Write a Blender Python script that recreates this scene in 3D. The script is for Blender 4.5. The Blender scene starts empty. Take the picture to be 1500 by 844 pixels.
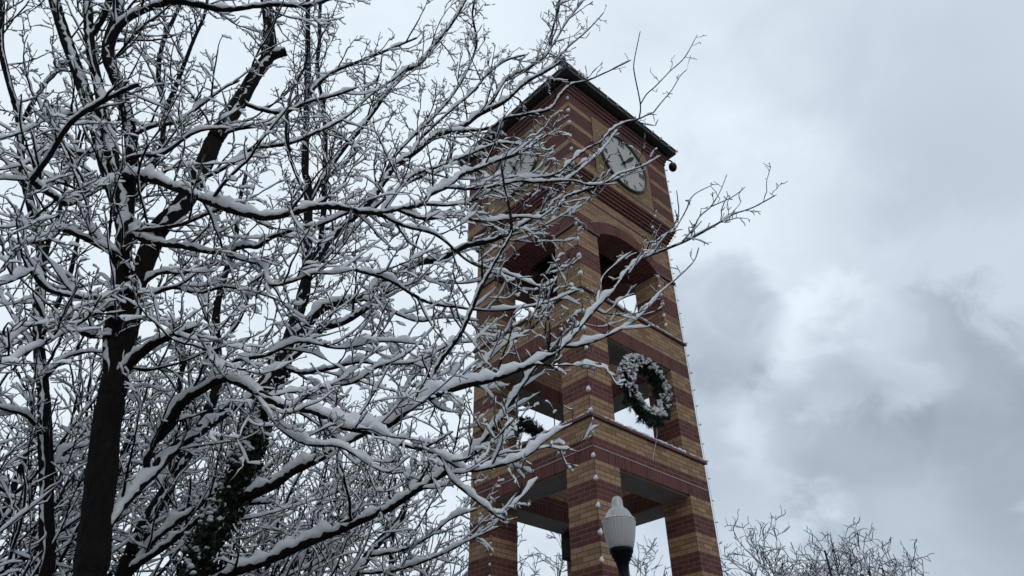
import bpy, bmesh, math, random
import numpy as np
from mathutils import Vector, Matrix
rad = math.radians
SC = bpy.context.scene
COL = SC.collection

# ------------------------------------------------------------------ camera
F = 1040.0
YAW, PIT, ROLL = rad(48.190861), rad(36.16809694), rad(-0.24381162)
S = 3.9                                   # tower side, metres
CAM = np.array([-2.59542613 * S, -2.28265216 * S, 1.6])
def _axes():
    cy, sy, cp, sp = math.cos(YAW), math.sin(YAW), math.cos(PIT), math.sin(PIT)
    f = np.array([cp * cy, cp * sy, sp]); r = np.array([sy, -cy, 0.0]); u = np.cross(r, f)
    return r * math.cos(ROLL) + u * math.sin(ROLL), -r * math.sin(ROLL) + u * math.cos(ROLL), f
RT, UP, FW = _axes()
def ray(x, y): return FW + RT * (x - 750) / F - UP * (y - 422) / F
def at_h(x, y, h):                        # survey point: direction seen from the standpoint, h metres away on the ground
    d = ray(x, y); return CAM + d * (h / math.hypot(d[0], d[1]))
cd = bpy.data.cameras.new('camera'); cam = bpy.data.objects.new('camera', cd); COL.objects.link(cam)
cd.sensor_width = 36; cd.lens = F / 1500 * 36; cd.clip_start = 0.05; cd.clip_end = 5000
m = Matrix(((RT[0], UP[0], -FW[0], CAM[0]), (RT[1], UP[1], -FW[1], CAM[1]), (RT[2], UP[2], -FW[2], CAM[2]), (0, 0, 0, 1)))
cam.matrix_world = m
SC.camera = cam

# ------------------------------------------------------------------ exposure, sky, sun
SC.view_settings.view_transform = 'Standard'; SC.view_settings.look = 'None'
SC.view_settings.exposure = 0.06; SC.view_settings.gamma = 1.0
SC.render.resolution_x = 1024; SC.render.resolution_y = 576
SUN_EL, SUN_AZ = 42.0, 205.0              # hidden behind the overcast, degrees
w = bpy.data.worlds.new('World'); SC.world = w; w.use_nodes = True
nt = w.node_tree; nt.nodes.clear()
def N(t, ty, **kw):
    n = t.nodes.new(ty)
    for k, v in kw.items(): setattr(n, k, v)
    return n
def math_node(t, op, a, b=None, c=None, clamp=False):
    n = N(t, 'ShaderNodeMath', operation=op); n.use_clamp = clamp
    for i, v in enumerate((a, b, c)):
        if v is None: continue
        if isinstance(v, (int, float)): n.inputs[i].default_value = v
        else: t.links.new(v, n.inputs[i])
    return n.outputs[0]
def mixc(t, fac, a, b, blend='MIX'):
    n = N(t, 'ShaderNodeMix', data_type='RGBA', blend_type=blend)
    if isinstance(fac, (int, float)): n.inputs[0].default_value = fac
    else: t.links.new(fac, n.inputs[0])
    for i, v in ((6, a), (7, b)):
        if isinstance(v, tuple): n.inputs[i].default_value = (*v, 1)
        else: t.links.new(v, n.inputs[i])
    return n.outputs[2]
tc = N(nt, 'ShaderNodeTexCoord')
DIR = tc.outputs['Generated']
def cloud_noise(scale, detail, off, rough=0.5, dist=0.0):
    mp = N(nt, 'ShaderNodeMapping'); nt.links.new(DIR, mp.inputs[0])
    mp.inputs['Location'].default_value = off; mp.inputs['Scale'].default_value = (1, 1, 1.35)
    n = N(nt, 'ShaderNodeTexNoise'); nt.links.new(mp.outputs[0], n.inputs['Vector'])
    n.inputs['Scale'].default_value = scale; n.inputs['Detail'].default_value = detail
    n.inputs['Roughness'].default_value = rough; n.inputs['Distortion'].default_value = dist
    return math_node(nt, 'SUBTRACT', n.outputs['Fac'], 0.5)
big = cloud_noise(3.2, 6, (3.1, 1.7, 0.4), 0.5, 0.2)
fine = cloud_noise(9.0, 9, (0.4, 8.2, 2.0), 0.58, 0.35)
warp = math_node(nt, 'ADD', math_node(nt, 'MULTIPLY', big, 1.6), math_node(nt, 'MULTIPLY', fine, 2.1))
def bank(px, py, rpx, amp, soft=1.0, wk=1.0):   # one cloud mass: direction in the sky, angular size, brightness change
    d = ray(px, py); d = d / np.linalg.norm(d)
    vd = N(nt, 'ShaderNodeVectorMath', operation='DOT_PRODUCT'); nt.links.new(DIR, vd.inputs[0]); vd.inputs[1].default_value = tuple(d)
    c0 = math.cos(rpx / F)
    q = math_node(nt, 'DIVIDE', math_node(nt, 'SUBTRACT', vd.outputs['Value'], c0), (1 - c0))
    q = math_node(nt, 'ADD', q, math_node(nt, 'MULTIPLY', warp, wk))
    mr = N(nt, 'ShaderNodeMapRange', interpolation_type='SMOOTHERSTEP'); nt.links.new(q, mr.inputs[0])
    mr.inputs[1].default_value = -0.75 * soft; mr.inputs[2].default_value = 0.75 * soft
    mr.inputs[3].default_value = 0; mr.inputs[4].default_value = amp
    return mr.outputs[0]
# the open, thinner side of the cloud deck ahead; unseen sky overhead and behind is darkened to dim snow and brick
BANKS = [(750, 300, 1150, 0.15, 1.0, 0.15), (330, 150, 760, 0.16, 1.0, 0.3),
         (1035, 480, 100, -0.18, 0.8, 1.7), (1085, 445, 45, -0.05, 0.7, 1.3), (1060, 660, 130, -0.12, 1.2, 1.4), (1350, 640, 180, -0.20, 0.8, 1.7), (1250, 620, 80, -0.05, 0.7, 1.6), (1480, 620, 130, -0.04, 1.3, 1.2),
         (1400, 330, 150, -0.04, 1.3, 1.2), (1390, 440, 110, 0.05, 1.2, 1.2), (1150, 650, 60, 0.10, 2.6, 2.2), (1125, 585, 70, 0.07, 2.2, 2.0), (1230, 505, 90, 0.10, 0.8, 1.7), (1120, 350, 150, 0.06, 1.3, 1.0),
         (1320, 505, 60, 0.06, 0.9, 1.8), (1190, 800, 160, 0.07, 1.3, 1.2), (1430, 790, 110, 0.03, 1.3, 1.2), (1300, 180, 160, -0.02, 1.2, 1.4)]
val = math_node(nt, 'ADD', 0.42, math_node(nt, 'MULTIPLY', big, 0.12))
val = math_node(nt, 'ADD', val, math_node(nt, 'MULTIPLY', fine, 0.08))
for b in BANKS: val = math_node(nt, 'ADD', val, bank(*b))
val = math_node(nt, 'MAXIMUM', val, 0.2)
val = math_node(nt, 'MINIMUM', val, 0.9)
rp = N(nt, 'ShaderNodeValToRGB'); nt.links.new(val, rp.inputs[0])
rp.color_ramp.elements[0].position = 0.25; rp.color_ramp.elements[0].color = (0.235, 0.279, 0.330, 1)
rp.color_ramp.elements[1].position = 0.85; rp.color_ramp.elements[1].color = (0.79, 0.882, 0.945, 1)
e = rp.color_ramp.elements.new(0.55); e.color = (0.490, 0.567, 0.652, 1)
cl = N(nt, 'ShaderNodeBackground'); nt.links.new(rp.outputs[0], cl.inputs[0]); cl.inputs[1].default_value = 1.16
sky = N(nt, 'ShaderNodeTexSky', sky_type='NISHITA'); sky.sun_disc = False
sky.sun_elevation = rad(SUN_EL); sky.sun_rotation = rad(SUN_AZ)
bs = N(nt, 'ShaderNodeBackground'); nt.links.new(sky.outputs[0], bs.inputs[0]); bs.inputs[1].default_value = 0.06
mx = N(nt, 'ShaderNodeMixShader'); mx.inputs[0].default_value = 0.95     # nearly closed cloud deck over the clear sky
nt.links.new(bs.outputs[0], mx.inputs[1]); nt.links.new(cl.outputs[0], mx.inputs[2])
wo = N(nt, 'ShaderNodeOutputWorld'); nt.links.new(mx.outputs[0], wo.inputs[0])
ld = bpy.data.lights.new('sun', 'SUN'); ld.energy = 0.5; ld.angle = rad(35); ld.color = (1, 0.97, 0.93)
lo = bpy.data.objects.new('sun', ld); COL.objects.link(lo)
sa = rad(90 - SUN_AZ)
sd = Vector((math.cos(sa) * math.cos(rad(SUN_EL)), math.sin(sa) * math.cos(rad(SUN_EL)), math.sin(rad(SUN_EL))))
lo.rotation_euler = sd.to_track_quat('Z', 'Y').to_euler(); lo.location = (0, 0, 60)

# ------------------------------------------------------------------ object helpers
def tag(o, label=None, cat=None, group=None, kind=None):
    if label: o['label'] = label
    if cat: o['category'] = cat
    if group: o['group'] = group
    if kind: o['kind'] = kind
    return o
def thing(name, label, cat, loc=(0, 0, 0), group=None):
    o = bpy.data.objects.new(name, None); COL.objects.link(o); o.location = loc; o.empty_display_size = 0.2
    return tag(o, label, cat, group)
def link(name, me, mats, parent=None):
    o = bpy.data.objects.new(name, me); COL.objects.link(o)
    for mt in (mats if isinstance(mats, (list, tuple)) else [mats]): me.materials.append(mt)
    if parent is not None:
        root = parent
        o.parent = parent
        off = Vector((0, 0, 0)); p = parent
        while p is not None: off += Vector(p.location); p = p.parent
        o.location = -off            # mesh data are in world coordinates
    return o
def obj(name, bm, mats, parent=None, smooth=False):
    me = bpy.data.meshes.new(name); bm.normal_update()
    bm.to_mesh(me); bm.free()
    if smooth: me.polygons.foreach_set('use_smooth', [True] * len(me.polygons))
    return link(name, me, mats, parent)
def np_mesh(name, V, Q, mats, parent=None, smooth=True):
    me = bpy.data.meshes.new(name); V = np.asarray(V, dtype=np.float32); Q = np.asarray(Q, dtype=np.int32)
    k = Q.shape[1]
    me.vertices.add(len(V)); me.vertices.foreach_set('co', V.ravel())
    me.loops.add(Q.size); me.loops.foreach_set('vertex_index', Q.ravel())
    me.polygons.add(len(Q)); me.polygons.foreach_set('loop_start', np.arange(0, Q.size, k, dtype=np.int32))
    me.polygons.foreach_set('loop_total', np.full(len(Q), k, dtype=np.int32))
    me.polygons.foreach_set('use_smooth', np.full(len(Q), smooth, dtype=bool))
    me.update(calc_edges=True)
    return link(name, me, mats, parent)
def quad(bm, pts, mi=0, uv=None):
    f = bm.faces.new([bm.verts.new(p) for p in pts]); f.material_index = mi
    if uv is not None:
        L = bm.loops.layers.uv.verify()
        for l, q in zip(f.loops, uv): l[L].uv = q
    return f
def box(bm, x0, x1, y0, y1, z0, z1, mi=0, bev=0.0):
    r = bmesh.ops.create_cube(bm, size=1)
    for v in r['verts']: v.co = Vector(((x0 + x1) / 2 + v.co.x * (x1 - x0), (y0 + y1) / 2 + v.co.y * (y1 - y0), (z0 + z1) / 2 + v.co.z * (z1 - z0)))
    fs = {f for v in r['verts'] for f in v.link_faces}
    for f in fs: f.material_index = mi
    if bev:
        es = list({e for f in fs for e in f.edges})
        bmesh.ops.bevel(bm, geom=es, offset=bev, segments=2, affect='EDGES', profile=0.5)
def lathe(bm, cx, cy, prof, n=32, flute=0.0, nf=16, mi=0):
    rings = []
    for r, z in prof:
        ring = []
        for i in range(n):
            a = 2 * math.pi * i / n; rr = r * (1 + flute * math.cos(nf * a))
            ring.append(bm.verts.new((cx + rr * math.cos(a), cy + rr * math.sin(a), z)))
        rings.append(ring)
    for a, b in zip(rings, rings[1:]):
        for i in range(n):
            f = bm.faces.new((a[i], a[(i + 1) % n], b[(i + 1) % n], b[i])); f.smooth = True; f.material_index = mi
    for ring, flip in ((rings[0], True), (rings[-1], False)):
        f = bm.faces.new(ring[::-1] if flip else ring); f.material_index = mi
def tube(bm, pts, r, n=6, mi=0):
    P = [Vector(p) for p in pts]; rings = []
    for i, p in enumerate(P):
        d = (P[min(i + 1, len(P) - 1)] - P[max(i - 1, 0)]).normalized()
        a = Vector((0, 0, 1)) if abs(d.z) < 0.9 else Vector((1, 0, 0))
        s = d.cross(a).normalized(); u = s.cross(d); rr = r[i] if isinstance(r, (list, tuple)) else r
        rings.append([bm.verts.new(p + s * (rr * math.cos(2 * math.pi * k / n)) + u * (rr * math.sin(2 * math.pi * k / n))) for k in range(n)])
    for a, b in zip(rings, rings[1:]):
        for i in range(n):
            f = bm.faces.new((a[i], a[(i + 1) % n], b[(i + 1) % n], b[i])); f.smooth = True; f.material_index = mi
    bm.faces.new(rings[0][::-1]).material_index = mi; bm.faces.new(rings[-1]).material_index = mi
def blob(bm, c, sx, sy, sz, rng, jit=0.25, sub=1, mi=0):
    r = bmesh.ops.create_icosphere(bm, subdivisions=sub, radius=1)
    for v in r['verts']:
        k = 1 + rng.uniform(-jit, jit)
        v.co = Vector((c[0] + v.co.x * sx * k, c[1] + v.co.y * sy * k, c[2] + v.co.z * sz * k))
        for f in v.link_faces: f.smooth = True; f.material_index = mi

# ------------------------------------------------------------------ materials
def mat(name):
    mt = bpy.data.materials.new(name); mt.use_nodes = True
    t = mt.node_tree; b = t.nodes['Principled BSDF']; return mt, t, b
def noise(t, scale, detail=4, vec=None, rough=0.55):
    n = N(t, 'ShaderNodeTexNoise'); n.inputs['Scale'].default_value = scale; n.inputs['Detail'].default_value = detail; n.inputs['Roughness'].default_value = rough
    if vec is not None: t.links.new(vec, n.inputs['Vector'])
    return n.outputs['Fac']
def bump(t, b, h, strength, dist):
    n = N(t, 'ShaderNodeBump'); n.inputs['Strength'].default_value = strength; n.inputs['Distance'].default_value = dist
    t.links.new(h, n.inputs['Height']); t.links.new(n.outputs[0], b.inputs['Normal'])
def brick_mat(name, c1, c2, c3, mortar, bw, rh, off=0.5, ms=0.007):
    mt, t, b = mat(name)
    uv = N(t, 'ShaderNodeUVMap').outputs[0]; pos = N(t, 'ShaderNodeNewGeometry').outputs['Position']
    br = N(t, 'ShaderNodeTexBrick'); br.offset = off; br.squash = 1
    wv = N(t, 'ShaderNodeVectorMath', operation='MULTIPLY_ADD')      # slightly uneven joints
    nz = N(t, 'ShaderNodeTexNoise'); nz.inputs['Scale'].default_value = 9; t.links.new(pos, nz.inputs['Vector'])
    t.links.new(nz.outputs['Color'], wv.inputs[0]); wv.inputs[1].default_value = (0.006, 0.006, 0); t.links.new(uv, wv.inputs[2])
    t.links.new(wv.outputs[0], br.inputs['Vector'])
    br.inputs['Scale'].default_value = 1; br.inputs['Brick Width'].default_value = bw; br.inputs['Row Height'].default_value = rh
    br.inputs['Mortar Size'].default_value = ms; br.inputs['Mortar Smooth'].default_value = 0.25
    br.inputs['Color1'].default_value = (*c1, 1); br.inputs['Color2'].default_value = (*c2, 1); br.inputs['Mortar'].default_value = (*mortar, 1)
    br.inputs['Bias'].default_value = -0.1
    # a scattering of odd bricks, same grid, other shade
    b2 = N(t, 'ShaderNodeTexBrick'); b2.offset = off; t.links.new(wv.outputs[0], b2.inputs['Vector'])
    for k in ('Scale', 'Brick Width', 'Row Height', 'Mortar Size'): b2.inputs[k].default_value = br.inputs[k].default_value
    b2.inputs['Color1'].default_value = (0, 0, 0, 1); b2.inputs['Color2'].default_value = (1, 1, 1, 1); b2.inputs['Mortar'].default_value = (0, 0, 0, 1); b2.inputs['Bias'].default_value = -0.42
    mixed = mixc(t, math_node(t, 'MULTIPLY', b2.outputs['Color'], 0.8), br.outputs['Color'], c3)
    mott = noise(t, 45, 5, pos); big = noise(t, 0.9, 4, pos)
    mr = math_node(t, 'ADD', 0.72, math_node(t, 'ADD', math_node(t, 'MULTIPLY', mott, 0.32), math_node(t, 'MULTIPLY', big, 0.26)))
    cc = N(t, 'ShaderNodeCombineColor')
    for i in range(3): t.links.new(mr, cc.inputs[i])
    col = mixc(t, 1.0, mixed, cc.outputs[0], 'MULTIPLY')
    # faint lime wash streaks and grime of the weathered masonry
    mp = N(t, 'ShaderNodeMapping'); mp.inputs['Scale'].default_value = (3.0, 3.0, 0.25); t.links.new(pos, mp.inputs[0])
    st = N(t, 'ShaderNodeMapRange'); t.links.new(noise(t, 1.6, 6, mp.outputs[0], 0.6), st.inputs[0]); st.inputs[1].default_value = 0.56; st.inputs[2].default_value = 0.78; st.inputs[4].default_value = 0.35
    col = mixc(t, st.outputs[0], col, tuple(x * 0.45 for x in c1))
    t.links.new(col, b.inputs['Base Color']); b.inputs['Roughness'].default_value = 0.85; b.inputs['Specular IOR Level'].default_value = 0.3
    h = math_node(t, 'SUBTRACT', math_node(t, 'MULTIPLY', mott, 0.35), br.outputs['Fac'])
    bump(t, b, h, 0.8, 0.006)
    return mt
Y1, Y2, Y3 = (0.40, 0.256, 0.145), (0.285, 0.174, 0.098), (0.170, 0.092, 0.056)
R1, R2, R3 = (0.155, 0.057, 0.043), (0.108, 0.041, 0.033), (0.072, 0.034, 0.031)
MORY, MORR = (0.095, 0.068, 0.048), (0.24, 0.165, 0.14)
M = {}
M['yellow'] = brick_mat('buff_brick', Y1, Y2, Y3, MORY, 0.305, 0.1016)
M['red'] = brick_mat('red_brick', R1, R2, R3, MORR, 0.305, 0.1016)
M['soldier'] = brick_mat('red_soldier_brick', R1, R2, R3, (0.20, 0.13, 0.11), 0.1016, 0.30, 0.0, 0.006)
M['panel'] = brick_mat('buff_panel_brick', (0.36, 0.25, 0.13), (0.29, 0.19, 0.095), (0.22, 0.13, 0.06), MORY, 0.2032, 0.0677, 0.5, 0.005)
M['panel_soldier'] = brick_mat('buff_ring_brick', (0.34, 0.23, 0.12), (0.28, 0.185, 0.09), (0.22, 0.13, 0.06), MORY, 0.07, 0.30, 0.0, 0.005)
M['red_fine'] = brick_mat('red_fine_brick', R1, R2, R3, (0.15, 0.10, 0.09), 0.2032, 0.0677, 0.5, 0.005)
BR = [M['yellow'], M['red'], M['soldier']]
def simple(name, col, rough=0.6, metal=0.0, var=0.25, scale=8, bs=0.0, bd=0.005, spec=0.5):
    mt, t, b = mat(name)
    pos = N(t, 'ShaderNodeNewGeometry').outputs['Position']
    n = noise(t, scale, 6, pos)
    k = math_node(t, 'ADD', 1 - var / 2, math_node(t, 'MULTIPLY', n, var))
    cc = N(t, 'ShaderNodeCombineColor')
    for i in range(3): t.links.new(k, cc.inputs[i])
    t.links.new(mixc(t, 1.0, col, cc.outputs[0], 'MULTIPLY'), b.inputs['Base Color'])
    b.inputs['Roughness'].default_value = rough; b.inputs['Metallic'].default_value = metal; b.inputs['Specular IOR Level'].default_value = spec
    if bs: bump(t, b, n, bs, bd)
    return mt
M['concrete'] = simple('concrete', (0.27, 0.265, 0.245), 0.85, 0, 0.7, 2.2, 0.3)
M['ledge'] = simple('glazed_sill_tile', (0.10, 0.034, 0.028), 0.45, 0, 0.4, 6)
M['strip'] = simple('pale_mortar', (0.42, 0.38, 0.36), 0.8, 0, 0.3, 10)
M['black'] = simple('black_metal', (0.010, 0.011, 0.012), 0.55, 0.0, 0.4, 5, spec=0.2)
M['gutter'] = simple('dark_bronze_metal', (0.045, 0.044, 0.042), 0.5, 0.0, 0.4, 5)
M['lamp_metal'] = simple('black_green_cast_iron', (0.005, 0.008, 0.009), 0.5, 0.0, 0.3, 20, 0.2, 0.002, 0.1)
M['dial'] = simple('clock_dial', (0.50, 0.49, 0.45), 0.5, 0, 0.12, 3)
M['white'] = simple('white_cable', (0.7, 0.7, 0.68), 0.5, 0, 0.1, 3)
M['cable'] = simple('dark_cable', (0.02, 0.022, 0.02), 0.6)
M['bulb'] = simple('clear_bulb', (0.55, 0.55, 0.52), 0.2)
M['needle'] = simple('fir_needles', (0.022, 0.045, 0.026), 0.6, 0, 0.8, 30)
M['ivy'] = simple('ivy_leaf', (0.008, 0.014, 0.006), 0.6, 0, 0.9, 25, spec=0.2)
M['deck'] = simple('steel_deck', (0.05, 0.05, 0.05), 0.6, 0.3)
M['shingle'] = simple('dark_shingle', (0.05, 0.05, 0.052), 0.8, 0, 0.4, 12)
def paving_mat():
    mt, t, b = mat('wet_paving_with_snow_patches'); pos = N(t, 'ShaderNodeNewGeometry').outputs['Position']
    n = noise(t, .35, 8, pos, .6); r = N(t, 'ShaderNodeMapRange'); t.links.new(n, r.inputs[0]); r.inputs[1].default_value = .57; r.inputs[2].default_value = .66
    t.links.new(mixc(t, r.outputs[0], (0.075, 0.07, 0.068), (0.72, 0.74, 0.76)), b.inputs['Base Color']); b.inputs['Roughness'].default_value = .6
    return mt
M['paving'] = paving_mat()
def snow_mat():
    mt, t, b = mat('snow')
    pos = N(t, 'ShaderNodeNewGeometry').outputs['Position']
    n = noise(t, 60, 6, pos); n2 = noise(t, 14, 3, pos)
    t.links.new(mixc(t, n2, (0.78, 0.805, 0.83), (0.87, 0.885, 0.90)), b.inputs['Base Color'])
    b.inputs['Roughness'].default_value = 0.9; b.inputs['Specular IOR Level'].default_value = 0.15
    bump(t, b, math_node(t, 'ADD', n, math_node(t, 'MULTIPLY', n2, 1.5)), 0.5, 0.02)
    return mt
M['snow'] = snow_mat()
def bark_mat():
    mt, t, b = mat('bark')
    pos = N(t, 'ShaderNodeNewGeometry').outputs['Position']
    mp = N(t, 'ShaderNodeMapping'); mp.inputs['Scale'].default_value = (1, 1, 0.22); t.links.new(pos, mp.inputs[0])
    fis = noise(t, 24, 9, mp.outputs[0], 0.7); lich = noise(t, 6, 5, pos)
    c = mixc(t, fis, (0.002, 0.0018, 0.0018), (0.030, 0.027, 0.026))
    mr = N(t, 'ShaderNodeMapRange'); t.links.new(lich, mr.inputs[0]); mr.inputs[1].default_value = 0.58; mr.inputs[2].default_value = 0.72; mr.inputs[4].default_value = 0.5
    c = mixc(t, mr.outputs[0], c, (0.034, 0.032, 0.024))
    t.links.new(c, b.inputs['Base Color']); b.inputs['Roughness'].default_value = 0.9; b.inputs['Specular IOR Level'].default_value = 0.1
    bump(t, b, fis, 1.0, 0.05)
    return mt
M['bark'] = bark_mat()
M['twig'] = simple('twig_bark', (0.008, 0.0065, 0.0065), 0.9, 0, 0.5, 20, spec=0.1)
def globe_mat():
    mt, t, b = mat('prismatic_globe')
    b.inputs['Base Color'].default_value = (0.68, 0.69, 0.675, 1); b.inputs['Roughness'].default_value = 0.22
    b.inputs['Coat Weight'].default_value = 0.9; b.inputs['Coat Roughness'].default_value = 0.06
    tr = N(t, 'ShaderNodeBsdfTranslucent'); tr.inputs[0].default_value = (0.80, 0.81, 0.795, 1)
    ms = N(t, 'ShaderNodeMixShader'); ms.inputs[0].default_value = 0.5
    t.links.new(b.outputs[0], ms.inputs[1]); t.links.new(tr.outputs[0], ms.inputs[2])
    t.links.new(ms.outputs[0], t.nodes['Material Output'].inputs[0])
    return mt
M['globe'] = globe_mat()

# ------------------------------------------------------------------ ground
bm = bmesh.new(); quad(bm, [(-2500, -2500, 0), (2500, -2500, 0), (2500, 2500, 0), (-2500, 2500, 0)])
tag(obj('ground', bm, M['paving']), kind='structure')

# ------------------------------------------------------------------ clock tower
PW = 0.77
YB, RB, SB = 0, 1, 2
BANDS = [(7.19, 7.46, SB, 1), (7.46, 7.68, RB, 2), (7.68, 8.10, YB, 4), (8.10, 8.18, YB, 1), (8.18, 8.62, YB, 4), (8.62, 9.06, RB, 4), (9.06, 9.50, YB, 4), (9.50, 9.93, RB, 4),
         (9.93, 10.37, YB, 4), (10.37, 10.74, SB, 1), (10.74, 11.37, YB, 6), (11.37, 11.44, YB, 1), (11.44, 12.16, YB, 7), (12.16, 12.72, RB, 5), (12.72, 13.36, YB, 6),
         (13.36, 13.44, RB, 1), (13.44, 13.85, RB, 4), (13.85, 14.45, YB, 6), (14.45, 14.54, RB, 1), (14.54, 14.80, YB, 3), (14.80, 15.30, RB, 5)]
z = 7.19; k = 0
while z > 0:
    BANDS.insert(0, (max(z - 0.403, 0), z, YB if k % 2 == 0 else RB, 4)); z -= 0.403; k += 1
STAGE = [(15.30, 15.60, YB, 3), (15.60, 15.99, RB, 5), (15.99, 16.17, YB, 2), (16.17, 16.74, RB, 7), (16.74, 16.91, YB, 2), (16.91, 17.47, RB, 7), (17.47, 17.64, YB, 2), (17.64, 18.55, RB, 12)]
def vspan(kind, z0, za, zb, n, H):
    row = 0.30 if kind == SB else 0.1016
    return (za - z0) / H * n * row + 0.0, (zb - z0) / H * n * row
def wall_strip(bm, p0, p1, z0, z1, bands=BANDS, u0=0.0):    # vertical face from p0 to p1, outward normal to the right of p0->p1
    L = math.dist(p0, p1)
    for a, b, kind, n in bands:
        lo_, hi_ = max(a, z0), min(b, z1)
        if hi_ - lo_ < 1e-4: continue
        v0, v1 = vspan(kind, a, lo_, hi_, n, b - a)
        quad(bm, [(p0[0], p0[1], lo_), (p1[0], p1[1], lo_), (p1[0], p1[1], hi_), (p0[0], p0[1], hi_)], kind, [(u0, v0), (u0 + L, v0), (u0 + L, v1), (u0, v1)])
def hface(bm, x0, x1, y0, y1, z, up, mi=0):
    p = [(x0, y0, z), (x1, y0, z), (x1, y1, z), (x0, y1, z)]; uv = [(q[0], q[1]) for q in p]
    if not up: p.reverse(); uv.reverse()
    quad(bm, p, mi, uv)
def brick_box(bm, x0, x1, y0, y1, z0, z1, bands=BANDS, mi_top=0, mi_bot=0, u=0.0):
    wall_strip(bm, (x0, y0), (x1, y0), z0, z1, bands, u + x0); wall_strip(bm, (x1, y0), (x1, y1), z0, z1, bands, u + y0 + 0.15)
    wall_strip(bm, (x1, y1), (x0, y1), z0, z1, bands, u - x1); wall_strip(bm, (x0, y1), (x0, y0), z0, z1, bands, u - y1 + 0.15)
    hface(bm, x0, x1, y0, y1, z1, True, mi_top); hface(bm, x0, x1, y0, y1, z0, False, mi_bot)
TOWER = thing('clock_tower', 'tall open brick clock tower banded in buff and dark red', 'clock tower', (S / 2, S / 2, 0))
corners = [(0, 0), (S - PW, 0), (0, S - PW), (S - PW, S - PW)]
for x, y in corners:
    bm = bmesh.new(); brick_box(bm, x, x + PW, y, y + PW, 0, 13.36); obj('pier', bm, BR, TOWER)
    bm = bmesh.new(); box(bm, x - 0.05, x + PW + 0.05, y - 0.05, y + PW + 0.05, 13.36, 13.44, 0, 0.012); obj('pier_cap', bm, M['ledge'], TOWER)
# beams over the two lower openings, with concrete soffits
def sides():      # the four faces: transform from a local (along, depth) frame to tower x, y
    return [lambda a, d: (a, d), lambda a, d: (S - d, a), lambda a, d: (S - a, S - d), lambda a, d: (d, S - a)]
for z0, z1 in ((7.19, 8.10), (10.37, 11.37)):
    for f in sides():
        bm = bmesh.new()
        a, b, c, d = f(PW, 0), f(S - PW, 0), f(S - PW, PW), f(PW, PW)
        wall_strip(bm, a, b, z0, z1, BANDS, PW); wall_strip(bm, c, d, z0, z1, BANDS, 0.1)
        quad(bm, [(*a, z1), (*b, z1), (*c, z1), (*d, z1)], 0, [(0, 0), (2, 0), (2, 1), (0, 1)])
        quad(bm, [(*a, z0), (*d, z0), (*c, z0), (*b, z0)], 0, [(0, 0), (0, 1), (2, 1), (2, 0)])
        obj('beam', bm, BR, TOWER)
        xs = sorted((f(PW, 0.06)[0], f(S - PW, PW - 0.03)[0])); ys = sorted((f(PW, 0.06)[1], f(S - PW, PW - 0.03)[1]))
        bm = bmesh.new(); box(bm, xs[0] + 0.002, xs[1] - 0.002, ys[0] + 0.002, ys[1] - 0.002, z0 - 0.028, z0 - 0.002); obj('soffit', bm, M['concrete'], TOWER)
# sill ledges, with a thin lip of snow lying on them
rs = random.Random(4)
for z0, z1 in ((8.10, 8.18), (11.37, 11.44)):
    bm = bmesh.new(); e_ = 0.055
    box(bm, -e_, S + e_, -e_, 0.02, z0, z1, 0, 0.014); box(bm, -e_, S + e_, S - 0.02, S + e_, z0, z1, 0, 0.014)
    box(bm, -e_, 0.02, 0.0215, S - 0.0215, z0, z1, 0, 0.014); box(bm, S - 0.02, S + e_, 0.0215, S - 0.0215, z0, z1, 0, 0.014)
    for f in sides():
        p, q = f(PW + 0.003, 0.022), f(S - PW - 0.003, PW + 0.03)
        box(bm, min(p[0], q[0]), max(p[0], q[0]), min(p[1], q[1]), max(p[1], q[1]), z0 + 0.002, z1 - 0.002)
    lg = obj('ledge', bm, M['ledge'], TOWER)
    bm = bmesh.new()
    for si, f in enumerate(sides()):
        n = 46
        for i in range(n):
            a = -0.03 + (S + 0.06) * (i + 0.5) / n
            inside = PW < a < S - PW
            if rs.random() < (0.06 if inside else 0.4): continue
            hgt = rs.uniform(0.025, 0.06) * (1.0 if inside else 0.7)
            d = rs.uniform(-0.035, -0.02) if not inside else rs.uniform(-0.035, 0.0)
            x, y = f(a, d)
            blob(bm, (x, y, z1 + 0.004), *( (0.065, 0.035 if not inside else 0.06) if si % 2 == 0 else (0.035 if not inside else 0.06, 0.065)), hgt, rs, 0.2, 1)
    obj('snow', bm, M['snow'], lg)['kind'] = 'stuff'
for z0, z1 in ((7.452, 7.47), (10.742, 10.752)):
    bm = bmesh.new()
    for a, b in ((-0.008, 0), (S, S + 0.008)):
        box(bm, -0.008, S + 0.008, a, b, z0, z1); box(bm, a, b, 0.0, S, z0, z1)
    obj('string_course', bm, M['strip'], TOWER)
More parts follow.
